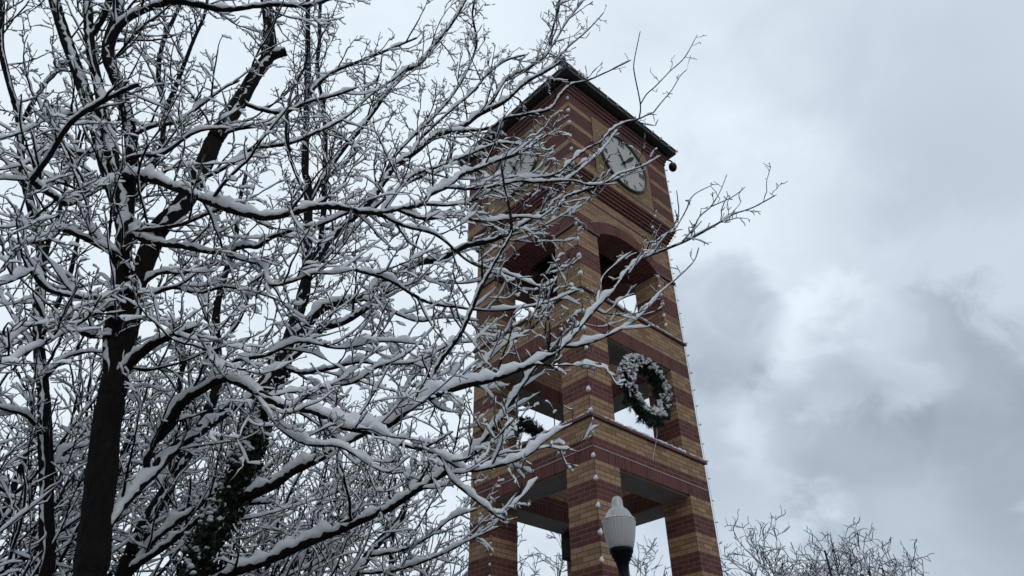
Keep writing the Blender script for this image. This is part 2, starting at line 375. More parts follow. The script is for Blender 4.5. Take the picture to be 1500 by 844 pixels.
# arch storey walls: segmental arch opening in each face
HA, RISE = S / 2 - PW, 0.42
RA = (HA * HA + RISE * RISE) / (2 * RISE); ZC = 13.44 + RISE - RA
def arc_z(a, R=RA): return ZC + math.sqrt(max(R * R - (a - S / 2) ** 2, 0))
NA = 28
for si, f in enumerate(sides()):
    bm = bmesh.new(); d0, d1 = 0.0, PW
    lo_a, hi_a = (0, S) if si % 2 == 0 else (PW, S - PW)
    xs = [PW + (S - 2 * PW) * i / NA for i in range(NA + 1)]
    for dep, flip in ((d0, False), (d1, True)):
        segs = []
        if lo_a < PW: segs += [(0, PW, None), (S - PW, S, None)]
        if dep == d1: segs = []
        for a0, a1, _ in segs: wall_strip(bm, f(a0, dep), f(a1, dep), 13.44, 14.80, BANDS, a0)
        if si % 2 == 1 and dep == d0:
            wall_strip(bm, f(0, dep), f(PW, dep), 13.44, 14.80, BANDS, 0); wall_strip(bm, f(S - PW, dep), f(S, dep), 13.44, 14.80, BANDS, S - PW)
        for a0, a1 in zip(xs, xs[1:]):
            z0_, z1_ = arc_z(a0), arc_z(a1)
            for A, B, kind, n in BANDS:
                lo0, lo1, hi = max(A, z0_), max(A, z1_), min(B, 14.80)
                if hi <= min(lo0, lo1) + 1e-5: continue
                lo0, lo1 = min(lo0, hi), min(lo1, hi)
                P = [(*f(a0, dep), lo0), (*f(a1, dep), lo1), (*f(a1, dep), hi), (*f(a0, dep), hi)]
                U = [(a0, vspan(kind, A, lo0, hi, n, B - A)[0]), (a1, vspan(kind, A, lo1, hi, n, B - A)[0]), (a1, vspan(kind, A, lo1, hi, n, B - A)[1]), (a0, vspan(kind, A, lo0, hi, n, B - A)[1])]
                if flip: P.reverse(); U.reverse()
                quad(bm, P, kind, U)
    for a0, a1 in zip(xs, xs[1:]):
        quad(bm, [(*f(a0, d0), 14.80), (*f(a1, d0), 14.80), (*f(a1, d1), 14.80), (*f(a0, d1), 14.80)], 1)
        quad(bm, [(*f(a0, d0), arc_z(a0)), (*f(a0, d1), arc_z(a0)), (*f(a1, d1), arc_z(a1)), (*f(a1, d0), arc_z(a1))], 1)
    bmesh.ops.remove_doubles(bm, verts=bm.verts, dist=0.0005)
    obj('arch_wall', bm, BR, TOWER)
    # the ring of soldier bricks and the brick lining of the vault
    bm = bmesh.new(); TH = 0.36; pr = -0.008
    a_max = math.asin(HA / RA); s0 = 0
    for i in range(NA):
        t0, t1 = -a_max + 2 * a_max * i / NA, -a_max + 2 * a_max * (i + 1) / NA
        def pt(R, t, d): a = S / 2 + R * math.sin(t); return (*f(a, d), ZC + R * math.cos(t))
        u0, u1 = t0 * RA, t1 * RA; Ri = RA - 0.006
        quad(bm, [pt(Ri, t0, pr), pt(Ri, t1, pr), pt(RA + TH, t1, pr), pt(RA + TH, t0, pr)], 0, [(u0, 0.0), (u1, 0.0), (u1, 0.30), (u0, 0.30)])
        quad(bm, [pt(RA + TH, t0, pr), pt(RA + TH, t1, pr), pt(RA + TH, t1, 0.001), pt(RA + TH, t0, 0.001)], 0, [(u0, 0), (u1, 0), (u1, .01), (u0, .01)])
        quad(bm, [pt(Ri, t0, pr), pt(Ri, t0, PW + .006), pt(Ri, t1, PW + .006), pt(Ri, t1, pr)], 1, [(0, u0), (PW, u0), (PW, u1), (0, u1)])
        quad(bm, [pt(RA + TH, t0, PW + .006), pt(RA + TH, t1, PW + .006), pt(Ri, t1, PW + .006), pt(Ri, t0, PW + .006)], 0, [(u0, 0.3), (u1, 0.3), (u1, 0.0), (u0, 0.0)])
    obj('arch_ring', bm, [M['soldier'], M['red']], TOWER)
    # pale joint line round the ring
    bm = bmesh.new(); n = 40
    tube(bm, [(*f(S / 2 + (RA + TH) * math.sin(t), -0.006), ZC + (RA + TH) * math.cos(t)) for t in [-a_max + 2 * a_max * i / n for i in range(n + 1)]], 0.008, 5)
    obj('ring_joint', bm, M['strip'], TOWER)
# inner ceiling of the arch storey
bm = bmesh.new(); box(bm, PW - 0.3, S - PW + 0.3, PW - 0.3, S - PW + 0.3, 14.62, 14.78)
for i in range(12):
    a = PW + 0.02 + i * 0.2; box(bm, a, a + 0.08, PW + 0.002, S - PW - 0.002, 14.52, 14.618)
obj('ceiling', bm, M['deck'], TOWER)
# corbelled courses carrying the clock stage
bm = bmesh.new()
for i in range(5):
    o_ = 0.055 + 0.043 * i; z0 = 14.80 + 0.10 * i
    b0 = o_ - 0.04
    brick_box(bm, -b0, S + b0, -b0, S + b0, z0, z0 + 0.034, BANDS, 1, 1)
    brick_box(bm, -o_, S + o_, -o_, S + o_, z0 + 0.034, z0 + 0.10, BANDS, 1, 1)
obj('corbel', bm, BR, TOWER)
OS = 0.24
bm = bmesh.new(); brick_box(bm, -OS, S + OS, -OS, S + OS, 15.30, 18.06, STAGE)
for i, (zz, h) in enumerate(((18.06, 0.14), (18.20, 0.14), (18.34, 0.21))):
    o_ = OS + 0.03 * (i + 1); brick_box(bm, -o_, S + o_, -o_, S + o_, zz + (0.002 if i else 0.002), zz + h, STAGE, 1, 1)
obj('clock_stage', bm, [M['yellow'], M['red_fine'], M['soldier']], TOWER)
bm = bmesh.new()
for a, b in ((-OS - 0.006, -OS), (S + OS, S + OS + 0.006)):
    box(bm, -OS - 0.006, S + OS + 0.006, a, b, 15.47, 15.482); box(bm, a, b, -OS + 0.001, S + OS - 0.001, 15.47, 15.482)
obj('string_course', bm, M['strip'], TOWER)
# clock on the two faces in view
def build_clock(f):
    cx, cz, R = S / 2 - 0.01, 16.63, 0.965
    def P(a, z_, d): x, y = f(cx + a, -OS - d); return (x, y, z_)
    bm = bmesh.new(); d = 0.012; hw = 1.23; z0, z1 = 15.50, 17.79
    quad(bm, [P(-hw, z0, d), P(hw, z0, d), P(hw, z1, d), P(-hw, z1, d)], 0, [(0, 0), (2 * hw, 0), (2 * hw, z1 - z0), (0, z1 - z0)])
    for q in ([(-hw, z0), (hw, z0)], [(hw, z0), (hw, z1)], [(hw, z1), (-hw, z1)], [(-hw, z1), (-hw, z0)]):
        (a0, b0), (a1, b1) = q; quad(bm, [P(a0, b0, d), P(a0, b0, -.001), P(a1, b1, -.001), P(a1, b1, d)], 0, [(0, 0)] * 4)
    n = 64; L = bm.loops.layers.uv.verify()
    for i in range(n):
        t0, t1 = 2 * math.pi * i / n, 2 * math.pi * (i + 1) / n
        q = lambda r, t, dd: P(r * math.sin(t), cz + r * math.cos(t), dd)
        r0, r1 = R + 0.02, R + 0.20
        quad(bm, [q(r0, t1, d + .006), q(r0, t0, d + .006), q(r1, t0, d + .006), q(r1, t1, d + .006)], 1, [(t1 * R, 0), (t0 * R, 0), (t0 * R, .30), (t1 * R, .30)])
    obj('clock_panel', bm, [M['panel'], M['panel_soldier']], TOWER)
    bm = bmesh.new()
    for (a0, b0), (a1, b1) in (((-hw, z0), (hw, z0)), ((hw, z0), (hw, z1)), ((hw, z1), (-hw, z1)), ((-hw, z1), (-hw, z0))):
        tube(bm, [P(a0, b0, d - .002), P(a1, b1, d - .002)], 0.010, 4)
    obj('panel_joint', bm, M['cable'], TOWER)
    bm = bmesh.new(); vs = [bm.verts.new(P(R * math.sin(2 * math.pi * i / n), cz + R * math.cos(2 * math.pi * i / n), 0.035)) for i in range(n)]
    bm.faces.new(vs[::-1]); 
    for i in range(n):
        a, b = 2 * math.pi * i / n, 2 * math.pi * (i + 1) / n
        quad(bm, [P(R * math.sin(a), cz + R * math.cos(a), .035), P(R * math.sin(b), cz + R * math.cos(b), .035), P(R * math.sin(b), cz + R * math.cos(b), 0), P(R * math.sin(a), cz + R * math.cos(a), 0)])
    ck = obj('clock', bm, M['dial'], TOWER)
    bm = bmesh.new(); prof = [(R - 0.012, 0.03), (R - 0.012, 0.085), (R + 0.012, 0.10), (R + 0.045, 0.09), (R + 0.055, 0.02)]
    for i in range(n):
        a, b = 2 * math.pi * i / n, 2 * math.pi * (i + 1) / n
        for (r0, e0), (r1, e1) in zip(prof, prof[1:]):
            q = lambda r, t, e: P(r * math.sin(t), cz + r * math.cos(t), e)
            quad(bm, [q(r0, b, e0), q(r0, a, e0), q(r1, a, e1), q(r1, b, e1)])
    obj('rim', bm, M['gutter'], ck)
    def poly(bm, pts, ang, r, dd, th=0.006):      # flat glyph piece: local x across, y outward along the hour radius
        ca, sa_ = math.cos(ang), math.sin(ang); out = []
        for x, y in pts:
            yy = r + y; out.append((x * ca + yy * sa_, -x * sa_ + yy * ca))
        fr = [P(a, cz + b, dd + th) for a, b in out]; bk = [P(a, cz + b, dd) for a, b in out]
        bm.faces.new([bm.verts.new(v) for v in fr])
        for i in range(len(out)):
            j = (i + 1) % len(out); bm.faces.new([bm.verts.new(v) for v in (fr[j], fr[i], bk[i], bk[j])])
    def bar(x, wd, y0=-.09, y1=.09): return [(x - wd / 2, y0), (x + wd / 2, y0), (x + wd / 2, y1), (x - wd / 2, y1)]
    def slant(x0, x1, wd, y0=-.09, y1=.09): return [(x0 - wd / 2, y0), (x0 + wd / 2, y0), (x1 + wd / 2, y1), (x1 - wd / 2, y1)]
    D = 0.037
    rr = 0.80
    def glyph(txt, ang):
        bm = bmesh.new()
        wd = {'I': 0.07, 'X': 0.13, 'V': 0.12}; tot = sum(wd[c] for c in txt); x = -tot / 2
        for i, c in enumerate(txt):
            m_ = x + wd[c] / 2
            if c == 'I': poly(bm, bar(m_, .030), ang, rr, D + .0005 * i)
            if c == 'X': poly(bm, slant(m_ - .05, m_ + .05, .034), ang, rr, D + .0005 * i); poly(bm, slant(m_ + .05, m_ - .05, .018), ang, rr, D + .008)
            if c == 'V': poly(bm, slant(m_, m_ - .05, .034), ang, rr, D + .0005 * i); poly(bm, slant(m_, m_ + .05, .018), ang, rr, D + .008)
            x += wd[c]
        for yy in (-.098, .098): poly(bm, [(-tot / 2 - .01, yy - .008), (tot / 2 + .01, yy - .008), (tot / 2 + .01, yy + .008), (-tot / 2 - .01, yy + .008)], ang, rr, D + .001)
        obj('numeral', bm, M['black'], ck)
    for h_, txt in ((12, 'XII'), (3, 'III'), (6, 'VI'), (9, 'IX')): glyph(txt, 2 * math.pi * h_ / 12)
    for h_ in (1, 2, 4, 5, 7, 8, 10, 11):
        bm = bmesh.new(); poly(bm, bar(0, .038, -.075, .075), 2 * math.pi * h_ / 12, rr + 0.01, D); obj('hour_mark', bm, M['black'], ck)
    bm = bmesh.new(); poly(bm, [(-.02, -.16), (.02, -.16), (.045, .30), (0, .55), (-.045, .30)], rad(-25), 0, 0.055); obj('hour_hand', bm, M['black'], ck)
    bm = bmesh.new(); poly(bm, [(-.02, -.2), (.02, -.2), (.022, .1), (.062, .55), (0, .83), (-.062, .55), (-.022, .1)], rad(42), 0, 0.066)
    blob(bm, P(0, cz, .066), .05, .05, .05, random.Random(1), 0, 2); obj('minute_hand', bm, M['black'], ck)
build_clock(sides()[0]); build_clock(sides()[3])
# eaves, roof
OR = 0.56; o_ = OS + 0.092
bm = bmesh.new()
for k_, (a0, a1, z0, z1) in enumerate(((o_ - .05, OR, 18.555, 18.59), (OR - 0.12, OR + 0.0, 18.592, 18.70), (OR - 0.13, OR + 0.025, 18.702, 18.735))):
    for a, b in ((-a1, -a0), (S + a0, S + a1)):
        box(bm, -a1, S + a1, a, b, z0, z1); box(bm, a, b, -a0 + 0.001, S + a0 - 0.001, z0, z1)
obj('gutter', bm, M['gutter'], TOWER)
bm = bmesh.new()
for a, b in ((-o_ - .02, -o_ + .05), (S + o_ - .05, S + o_ + .02)):
    box(bm, -o_ - .02, S + o_ + .02, a, b, 18.45, 18.553); box(bm, a, b, -o_ + .051, S + o_ - .051, 18.45, 18.553)
obj('frieze_board', bm, M['black'], TOWER)
bm = bmesh.new(); e_ = OR - 0.02; base = [bm.verts.new(p) for p in ((-e_, -e_, 18.71), (S + e_, -e_, 18.71), (S + e_, S + e_, 18.71), (-e_, S + e_, 18.71))]; ap = bm.verts.new((S / 2, S / 2, 19.75))
for i in range(4): bm.faces.new((base[i], base[(i + 1) % 4], ap))
bm.faces.new(base[::-1])
rf = obj('roof', bm, M['shingle'], TOWER)
bm = bmesh.new(); rs = random.Random(9)
for si, f in enumerate(sides()):
    for i in range(60):
        a = -OR + (S + 2 * OR) * (i + .5) / 60 + rs.uniform(-.02, .02)
        if rs.random() < 0.45: continue
        x, y = f(a, -OR + rs.uniform(.03, .16)); blob(bm, (x, y, 18.738), .06, .06, rs.uniform(.015, .035), rs, .25, 1)
obj('snow', bm, M['snow'], rf)['kind'] = 'stuff'

# ------------------------------------------------------------------ ball on a rod at the roof corner, camera, box speaker
bx, by = -0.52, -0.33
b_ = thing('ball_finial', 'dark ball with a thin rod standing on the near corner of the tower roof', 'finial', (bx, by, 18.74))
bm = bmesh.new(); lathe(bm, bx, by, [(.03, 18.735), (.03, 18.96), (.055, 18.99)] + [(.165 * math.sin(t), 19.15 - .165 * math.cos(t)) for t in [0.4 + (math.pi - .45) * i / 14 for i in range(15)]], 24); obj('ball', bm, M['black'], b_)
bm = bmesh.new(); tube(bm, [(bx, by, 19.31), (bx, by, 19.84)], .014); obj('rod', bm, M['black'], b_)
cx, cy, cz = S + 0.58, -0.34, 18.18
c_ = thing('security_camera', 'black dome security camera hanging under the right end of the tower eaves', 'camera', (cx, cy, cz))
bm = bmesh.new(); lathe(bm, cx, cy, [(.03, cz - .16)] + [(.115 * math.cos(t), cz - .075 + .115 * math.sin(t)) for t in [-1.2 + 1.2 * i / 7 for i in range(8)]], 20); obj('lens_dome', bm, M['black'], c_, True)
bm = bmesh.new(); lathe(bm, cx, cy, [(.125, cz - .075), (.13, cz + .02), (.11, cz + .09), (.05, cz + .14), (.03, cz + .15)], 20); obj('housing', bm, M['gutter'], c_)
bm = bmesh.new(); tube(bm, [(cx, cy, cz + .14), (cx, cy, cz + .24), (cx - .1, cy + .06, cz + .28), (S + OS + .03, -OS + .03, cz + .28)], .026, 8); box(bm, S + OS + .003, S + OS + .05, -OS + .01, -OS + .15, cz + .18, cz + .34); obj('bracket', bm, M['gutter'], c_)
sx, sy, sz = S - PW - 0.22, S - PW + 0.34, 6.78
s_ = thing('box_speaker', 'dark rectangular box fixed to the far pier inside the lowest opening', 'speaker', (sx, sy, sz))
bm = bmesh.new(); box(bm, sx - .2, sx + .14, sy - .2, sy + .2, sz - .32, sz + .32, 0, .03); obj('cabinet', bm, M['black'], s_)
bm = bmesh.new(); box(bm, sx + .1405, S - PW - .002, sy - .06, sy + .06, sz - .1, sz + .1); obj('mount', bm, M['black'], s_)

# ------------------------------------------------------------------ light strings
def light_string(name, label, pts, spacing, rng, out, capp=1.0, bs=1.0, start=0.1, snow=1.0, wire=.007):
    t = thing(name, label, 'string lights', pts[0], 'light strings on the clock tower')
    P = [Vector(p) for p in pts]; bm = bmesh.new(); W = []; L = 0; bulbs = []; nxt = start
    for a, b in zip(P, P[1:]):
        d = (b - a).length; n = max(2, int(d / 0.12))
        for i in range(n):
            q = a.lerp(b, i / n); W.append(q + Vector((rng.uniform(-.007, .007), rng.uniform(-.007, .007), 0)))
        while nxt < L + d: bulbs.append(a.lerp(b, (nxt - L) / d)); nxt += spacing * rng.uniform(.9, 1.1)
        L += d
    W.append(P[-1]); tube(bm, W, wire, 5); obj('wire', bm, M['cable'], t)
    for q in bulbs:
        dr = Vector(out) + Vector((rng.uniform(-.25, .25), rng.uniform(-.25, .25), rng.uniform(-.2, .3))); dr.normalize()
        c = q + dr * .02
        bm = bmesh.new(); tube(bm, [q, q + dr * .03, q + dr * .045 * bs, q + dr * .075 * bs, q + dr * .095 * bs], [.012, .014, .02 * bs, .014 * bs, .003], 7)
        bb = obj('bulb', bm, M['bulb'], t)
        if rng.random() < snow:
            bm = bmesh.new(); k = capp * rng.uniform(.75, 1.2); e_ = q + dr * .05
            blob(bm, (e_.x, e_.y, e_.z + .035 * k), .05 * k, .05 * k, .055 * k, rng, .22, 2); blob(bm, (e_.x + .01, e_.y - .01, e_.z + .09 * k), .028 * k, .028 * k, .03 * k, rng, .2, 1)
            obj('snow_cap', bm, M['snow'], bb)
rs = random.Random(21)
n_ = -0.035
light_string('string_lights', 'string of snow capped bulbs running up the near corner of the tower', [(n_, n_, 1.0), (n_, n_, 8.05), (-.07, -.07, 8.14), (n_, n_, 8.24), (n_, n_, 11.3), (-.07, -.07, 11.4), (n_, n_, 11.5), (n_, n_, 13.3), (-.07, -.07, 13.4), (n_, n_, 13.5), (n_, n_, 14.7), (-.26, -.26, 15.25), (-.265, -.265, 18.0)], .5, rs, (-.75, -.65, 0), 1.0, 1.0, .1, 1.0)
light_string('string_lights', 'string of small bare bulbs sticking out along the right hand corner of the tower', [(S + .02, -.02, 1.0), (S + .02, -.02, 8.05), (S + .07, -.07, 8.14), (S + .02, -.02, 8.24), (S + .02, -.02, 11.3), (S + .07, -.07, 11.4), (S + .02, -.02, 11.5), (S + .02, -.02, 14.7), (S + .25, -.25, 15.25), (S + .25, -.25, 18.0)], .47, rs, (.8, -.6, 0), .4, .7, .2, .3, .0035)
light_string('string_lights', 'string of tiny snowy bulbs down the inner edge of the left tower pier', [(-.02, S - PW - .02, 1.0), (-.02, S - PW - .02, 7.1)], .22, rs, (-.8, -.5, 0), .45, .6, .1, .9)
light_string('string_lights', 'string clumped with snow on the inner edge of the right pier in the arch storey', [(S - PW - .02, -.03, 11.5), (S - PW - .02, -.03, 13.3)], .3, rs, (-.4, -.8, 0), .95, 1.0, .1, 1.0)
light_string('string_lights', 'string of bulbs with dabs of snow strung along the dark tower gutter', [(-OR - .03, S + OR, 18.66), (-OR - .03, -OR - .03, 18.66), (S + OR + .03, -OR - .03, 18.66)], .42, rs, (-.3, -.3, -.6), .9, .9, .2, .8)
light_string('string_lights', 'loose string with small snow tufts dangling over the dark red corbel', [(3.15, -.30, 15.45), (3.05, -.30, 15.2), (2.98, -.16, 14.95), (3.1, -.12, 14.8), (3.25, -.05, 14.55)], .13, rs, (-.3, -.9, 0), .7, .6, .05, .8)

# ------------------------------------------------------------------ wreaths
def wreath(label, cx, cz, ypl, facing, seed, Rm=.67, rt=.172, group=None):
    rng = random.Random(seed)
    t = thing('wreath', label, 'wreath', (cx, ypl, cz - Rm), group)
    bm = bmesh.new(); n = 40
    for i in range(n):
        a, b = 2 * math.pi * i / n, 2 * math.pi * (i + 1) / n
        tube(bm, [(cx + Rm * math.cos(a), ypl, cz + Rm * math.sin(a)), (cx + Rm * math.cos(b), ypl, cz + Rm * math.sin(b))], .09, 6)
    obj('frame', bm, M['needle'], t)
    bm = bmesh.new(); sn = bmesh.new()
    def surf(a, ph, r): return Vector((cx + (Rm + r * math.cos(ph)) * math.cos(a), ypl - facing * r * math.sin(ph), cz + (Rm + r * math.cos(ph)) * math.sin(a)))
    for i in range(760):
        a = rng.uniform(0, 2 * math.pi); ph = rng.uniform(-.6, math.pi + .6)
        p = surf(a, ph, .06); q = surf(a + rng.uniform(.05, .22), ph + rng.uniform(-.4, .4), rt * rng.uniform(.85, 1.25))
        d = (q - p); side = d.cross(Vector((rng.uniform(-1, 1), rng.uniform(-1, 1), rng.uniform(-1, 1)))).normalized(); nn = d.cross(side).normalized()
        tube(bm, [p, q], .006, 3)
        for j in range(16):
            k = .25 + .75 * j / 15; b0 = p.lerp(q, k); sg = 1 if j % 2 else -1
            dirn = (d.normalized() * .7 + side * sg * .8 + nn * rng.uniform(-.6, .6)).normalized(); L = rng.uniform(.05, .085); wv = dirn.cross(nn).normalized() * .008
            bm.faces.new([bm.verts.new(v) for v in (b0 - wv, b0 + wv, b0 + dirn * L + wv * .4, b0 + dirn * L - wv * .4)])
    for i in range(900 if facing > 0 else 0):
        a = rng.uniform(0, 2 * math.pi); ph = rng.uniform(-.4, math.pi + .4)
        nrm = (surf(a, ph, 1) - surf(a, ph, 0)).normalized()
        wgt = nrm.z * .9 - facing * nrm.y * .35 - .10 * math.cos(a) + .25 * math.sin(a)
        if wgt < rng.uniform(-.05, .70): continue
        p = surf(a, ph, rt * .75); q = surf(a + rng.uniform(.05, .22), ph + rng.uniform(-.4, .4), rt * rng.uniform(1.1, 1.35)); d = q - p
        side = d.cross(Vector((rng.uniform(-1, 1), rng.uniform(-1, 1), rng.uniform(-1, 1)))).normalized()
        for j in range(4):
            c = p.lerp(q, .3 + .25 * j); k = rng.uniform(.7, 1.2)
            blob(sn, c + Vector((0, 0, .012)), .030 * k, .028 * k, .020 * k, rng, .35, 1)
        for j in range(10):
            k = .2 + .8 * j / 9; b0 = p.lerp(q, k) + Vector((0, 0, .012)); sg = 1 if j % 2 else -1
            dirn = (d.normalized() * .7 + side * sg * .8 + Vector((0, 0, rng.uniform(-.3, .2)))).normalized(); L = rng.uniform(.035, .07); wv = dirn.cross(Vector((.3, -1, .2))).normalized() * .012
            sn.faces.new([sn.verts.new(v) for v in (b0 - wv, b0 + wv, b0 + dirn * L + wv * .5, b0 + dirn * L - wv * .5)])
    obj('greenery', bm, M['needle'], t)
    if facing > 0: obj('snow', sn, M['snow'], t)['kind'] = 'stuff'
    else: sn.free()
    return t
wr = wreath('snow laden fir wreath hanging in the right hand opening below the arches', 1.86, 9.30, -.06, 1, 3)
wreath('dark fir wreath on the far side of the tower seen over the left ledge', 1.95, 9.25, S + .06, -1, 5)
bm = bmesh.new()
tube(bm, [(2.1, -.10, 8.62), (2.08, -.09, 8.3), (2.04, -.075, 8.14), (1.98, -.03, 7.9), (1.92, -.012, 7.72), (1.9, -.012, 7.62)], .006, 5)
obj('power_cable', bm, M['white'], wr)
bm = bmesh.new()
for a, b in (((1.3, -.05, 9.75), (PW + .01, .2, 10.2)), ((2.4, -.05, 9.75), (S - PW - .01, .2, 10.2)), ((2.4, -.05, 8.8), (S - PW - .01, .2, 8.4)), ((1.3, -.05, 8.8), (PW + .01, .2, 8.4))): tube(bm, [a, b], .006, 4)
obj('guy_wires', bm, M['cable'], wr)

# ------------------------------------------------------------------ street lamp
LX, LY = -3.37, -3.29
lamp = thing('street_lamp', 'street lamp with a pale ribbed acorn globe on a black fluted post before the tower', 'street lamp', (LX, LY, 0))
bm = bmesh.new()
lathe(bm, LX, LY, [(.139, 4.075), (.152, 4.10), (.168, 4.17), (.184, 4.25), (.194, 4.32), (.199, 4.375), (.203, 4.392), (.200, 4.405)], 168, .010, 28)
gl = obj('globe', bm, M['globe'], lamp)
bm = bmesh.new()
lathe(bm, LX, LY, [(.200, 4.406), (.196, 4.425), (.178, 4.45), (.162, 4.475), (.150, 4.50), (.128, 4.535), (.098, 4.562), (.078, 4.578), (.071, 4.595), (.069, 4.64), (.062, 4.68), (.045, 4.708), (.02, 4.722), (.004, 4.725)], 96, .003, 48)
gc = obj('globe_cap', bm, M['globe'], lamp)
bm = bmesh.new(); rs = random.Random(8)
for i in range(40):
    a = 2 * math.pi * i / 40 + rs.uniform(-.05, .05)
    if rs.random() < .8: blob(bm, (LX + .19 * math.cos(a), LY + .19 * math.sin(a), 4.418), .02, .02, rs.uniform(.006, .013), rs, .25, 1)
obj('snow', bm, M['snow'], gc)['kind'] = 'stuff'
bm = bmesh.new()
lathe(bm, LX, LY, [(.085, 3.70), (.085, 3.74), (.075, 3.76), (.062, 3.78), (.058, 3.83), (.066, 3.86), (.066, 3.875), (.072, 3.885), (.080, 3.93), (.098, 3.945), (.100, 3.975), (.118, 3.985), (.122, 4.02), (.134, 4.03), (.142, 4.055), (.142, 4.08), (.136, 4.085)], 40)
obj('fitter', bm, M['lamp_metal'], lamp)
bm = bmesh.new()
lathe(bm, LX, LY, [(.095, 0.9), (.085, 1.1), (.075, 2.0), (.066, 3.70)], 64, .05, 16)
obj('post', bm, M['lamp_metal'], lamp)
bm = bmesh.new()
lathe(bm, LX, LY, [(.24, 0), (.24, .12), (.21, .15), (.19, .3), (.17, .7), (.12, .82), (.11, .9), (.09, .95)], 32); obj('base', bm, M['lamp_metal'], lamp)

# ------------------------------------------------------------------ trees
def smooth_path(P, step):
    P = np.asarray(P, float)
    if len(P) == 2: n = max(2, int(np.linalg.norm(P[1] - P[0]) / step)); return P[0] + (P[1] - P[0]) * np.linspace(0, 1, n + 1)[:, None], np.linspace(0, 1, n + 1)
    E = np.vstack([2 * P[0] - P[1], P, 2 * P[-1] - P[-2]]); out = []; par = []
    seg = np.linalg.norm(np.diff(P, axis=0), axis=1); cum = np.concatenate([[0], np.cumsum(seg)]) / seg.sum()
    for i in range(len(P) - 1):
        a, b, c, d = E[i:i + 4]; n = max(1, int(np.ceil(seg[i] / step)))
        for t in np.arange(n) / n:
            out.append(0.5 * ((2 * b) + (-a + c) * t + (2 * a - 5 * b + 4 * c - d) * t * t + (-a + 3 * b - 3 * c + d) * t ** 3)); par.append(cum[i] + (cum[i + 1] - cum[i]) * t)
    out.append(P[-1]); par.append(1.0)
    return np.array(out), np.array(par)
UPV = np.array([0, 0, 1.0])
WIND = np.array([-0.80, -0.25, 0.0])        # the side the snow was blown from
def sweep(lines, n, snow=None, seed=0):
    """lines: list of (P, r, s); builds round wood tubes (snow=None) or snow lying on the upper side"""
    P = np.vstack([l[0] for l in lines]); R = np.concatenate([l[1] for l in lines]); ln = np.array([len(l[0]) for l in lines])
    st = np.concatenate([[0], np.cumsum(ln)[:-1]]); first = np.zeros(len(P), bool); last = first.copy(); first[st] = True; last[st + ln - 1] = True
    nx = np.roll(P, -1, 0); pv = np.roll(P, 1, 0); nx[last] = P[last]; pv[first] = P[first]
    D = nx - pv; D /= np.linalg.norm(D, axis=1)[:, None] + 1e-12
    U = UPV - D * D[:, 2:3]; hz = np.linalg.norm(U, axis=1); alt = np.cross(D, np.array([0.6, -0.8, 0]))
    U = np.where(hz[:, None] > 0.12, U / (hz[:, None] + 1e-9), alt / (np.linalg.norm(alt, axis=1)[:, None] + 1e-9))
    if snow is not None:
        G = UPV + WIND * snow['wind']; U2 = G - D * (D @ G)[:, None]; l2 = np.linalg.norm(U2, axis=1)
        U = np.where(l2[:, None] > 0.1, U2 / (l2[:, None] + 1e-9), U)
    Sd = np.cross(D, U)
    if snow is None:
        a = np.arange(n) * 2 * np.pi / n
        rng = np.random.default_rng(seed); jit = 1 + rng.uniform(-.02, .02, (len(P), n))
        if n > 20:                                          # bark ridges running along a trunk
            rid = rng.normal(size=(len(P) + 12, n)); rid = np.stack([np.convolve(rid[:, c], np.ones(13) / 3.6, 'valid') for c in range(n)], 1); jit = 1 + rid * .032
        V = P[:, None, :] + (Sd[:, None, :] * np.cos(a)[None, :, None] + U[:, None, :] * np.sin(a)[None, :, None]) * (R[:, None] * jit)[:, :, None]
    else:
        rng = np.random.default_rng(seed)
        amt = np.concatenate([l[2] if np.ndim(l[2]) else np.full(len(l[0]), l[2]) for l in lines])
        lump = snow['lump']
        raw = rng.uniform(1 - lump, 1 + lump, len(P)); sm = (raw * 2 + np.roll(raw, 1) + np.roll(raw, -1)) / 4
        raw2 = rng.uniform(0, 1, len(P)); k = snow['win']; lf = np.convolve(raw2, np.ones(k) / k, 'same'); sdv = .29 / math.sqrt(k); lf = np.clip(.85 + (lf - .5) / sdv * snow['gap'], 0.0, 1.5)
        hh = np.clip((hz - snow['lo']) / snow['ramp'], 0, 1)
        H = (snow['h0'] + snow['hr'] * np.minimum(R, .07)) * sm * lf * hh * amt; Wd = R * snow['wr'] + snow['w0'] * np.clip(H / (snow['h0'] + 1e-6), 0, 1.3) ** .7
        off = H < (0.14 if n == 5 else .06) * snow['h0']; H = np.where(off, 0, H); Wd = np.where(off, R * .5, Wd)
        end = first | last; H = np.where(end, H * .7, H); Wd = np.where(end, Wd * .85, Wd)
        skew = rng.uniform(-.25, .25, len(P))
        if n == 5: prof = [(-1, None), (-.7, .75), (.66, .82), (1, None), (0, -.4)]
        else: prof = [(-1, None), (-.98, .35), (-.55, .88), (.3, 1.0), (.9, .5), (1, None), (0, -.45)]
        dn = snow['dn']
        V = np.zeros((len(P), len(prof), 3))
        for j, (a, b) in enumerate(prof):
            jt = 1 + rng.uniform(-.16, .16, len(P)); drip = rng.uniform(-.45, .55, len(P))
            if b is None: vv = R * (dn + drip * .8) * np.where(off, 0, 1)
            else: vv = R * .2 + H * b * jt if b > 0 else R * b * np.where(off, 0, 1)
            V[:, j, :] = P + Sd * (Wd * (a + skew * max(b or 0, 0) * .5))[:, None] + U * vv[:, None]
        n = len(prof)
    idx = np.nonzero(~last)[0]; j = np.arange(n); j2 = (j + 1) % n
    Q = np.stack([idx[:, None] * n + j, idx[:, None] * n + j2, (idx[:, None] + 1) * n + j2, (idx[:, None] + 1) * n + j], -1).reshape(-1, 4)
    return V.reshape(-1, 3), Q
LIMB_SNOW = dict(h0=.028, hr=.70, w0=.004, wr=1.03, lump=.75, win=5, gap=.34, lo=.12, ramp=.36, dn=.02, wind=.30)
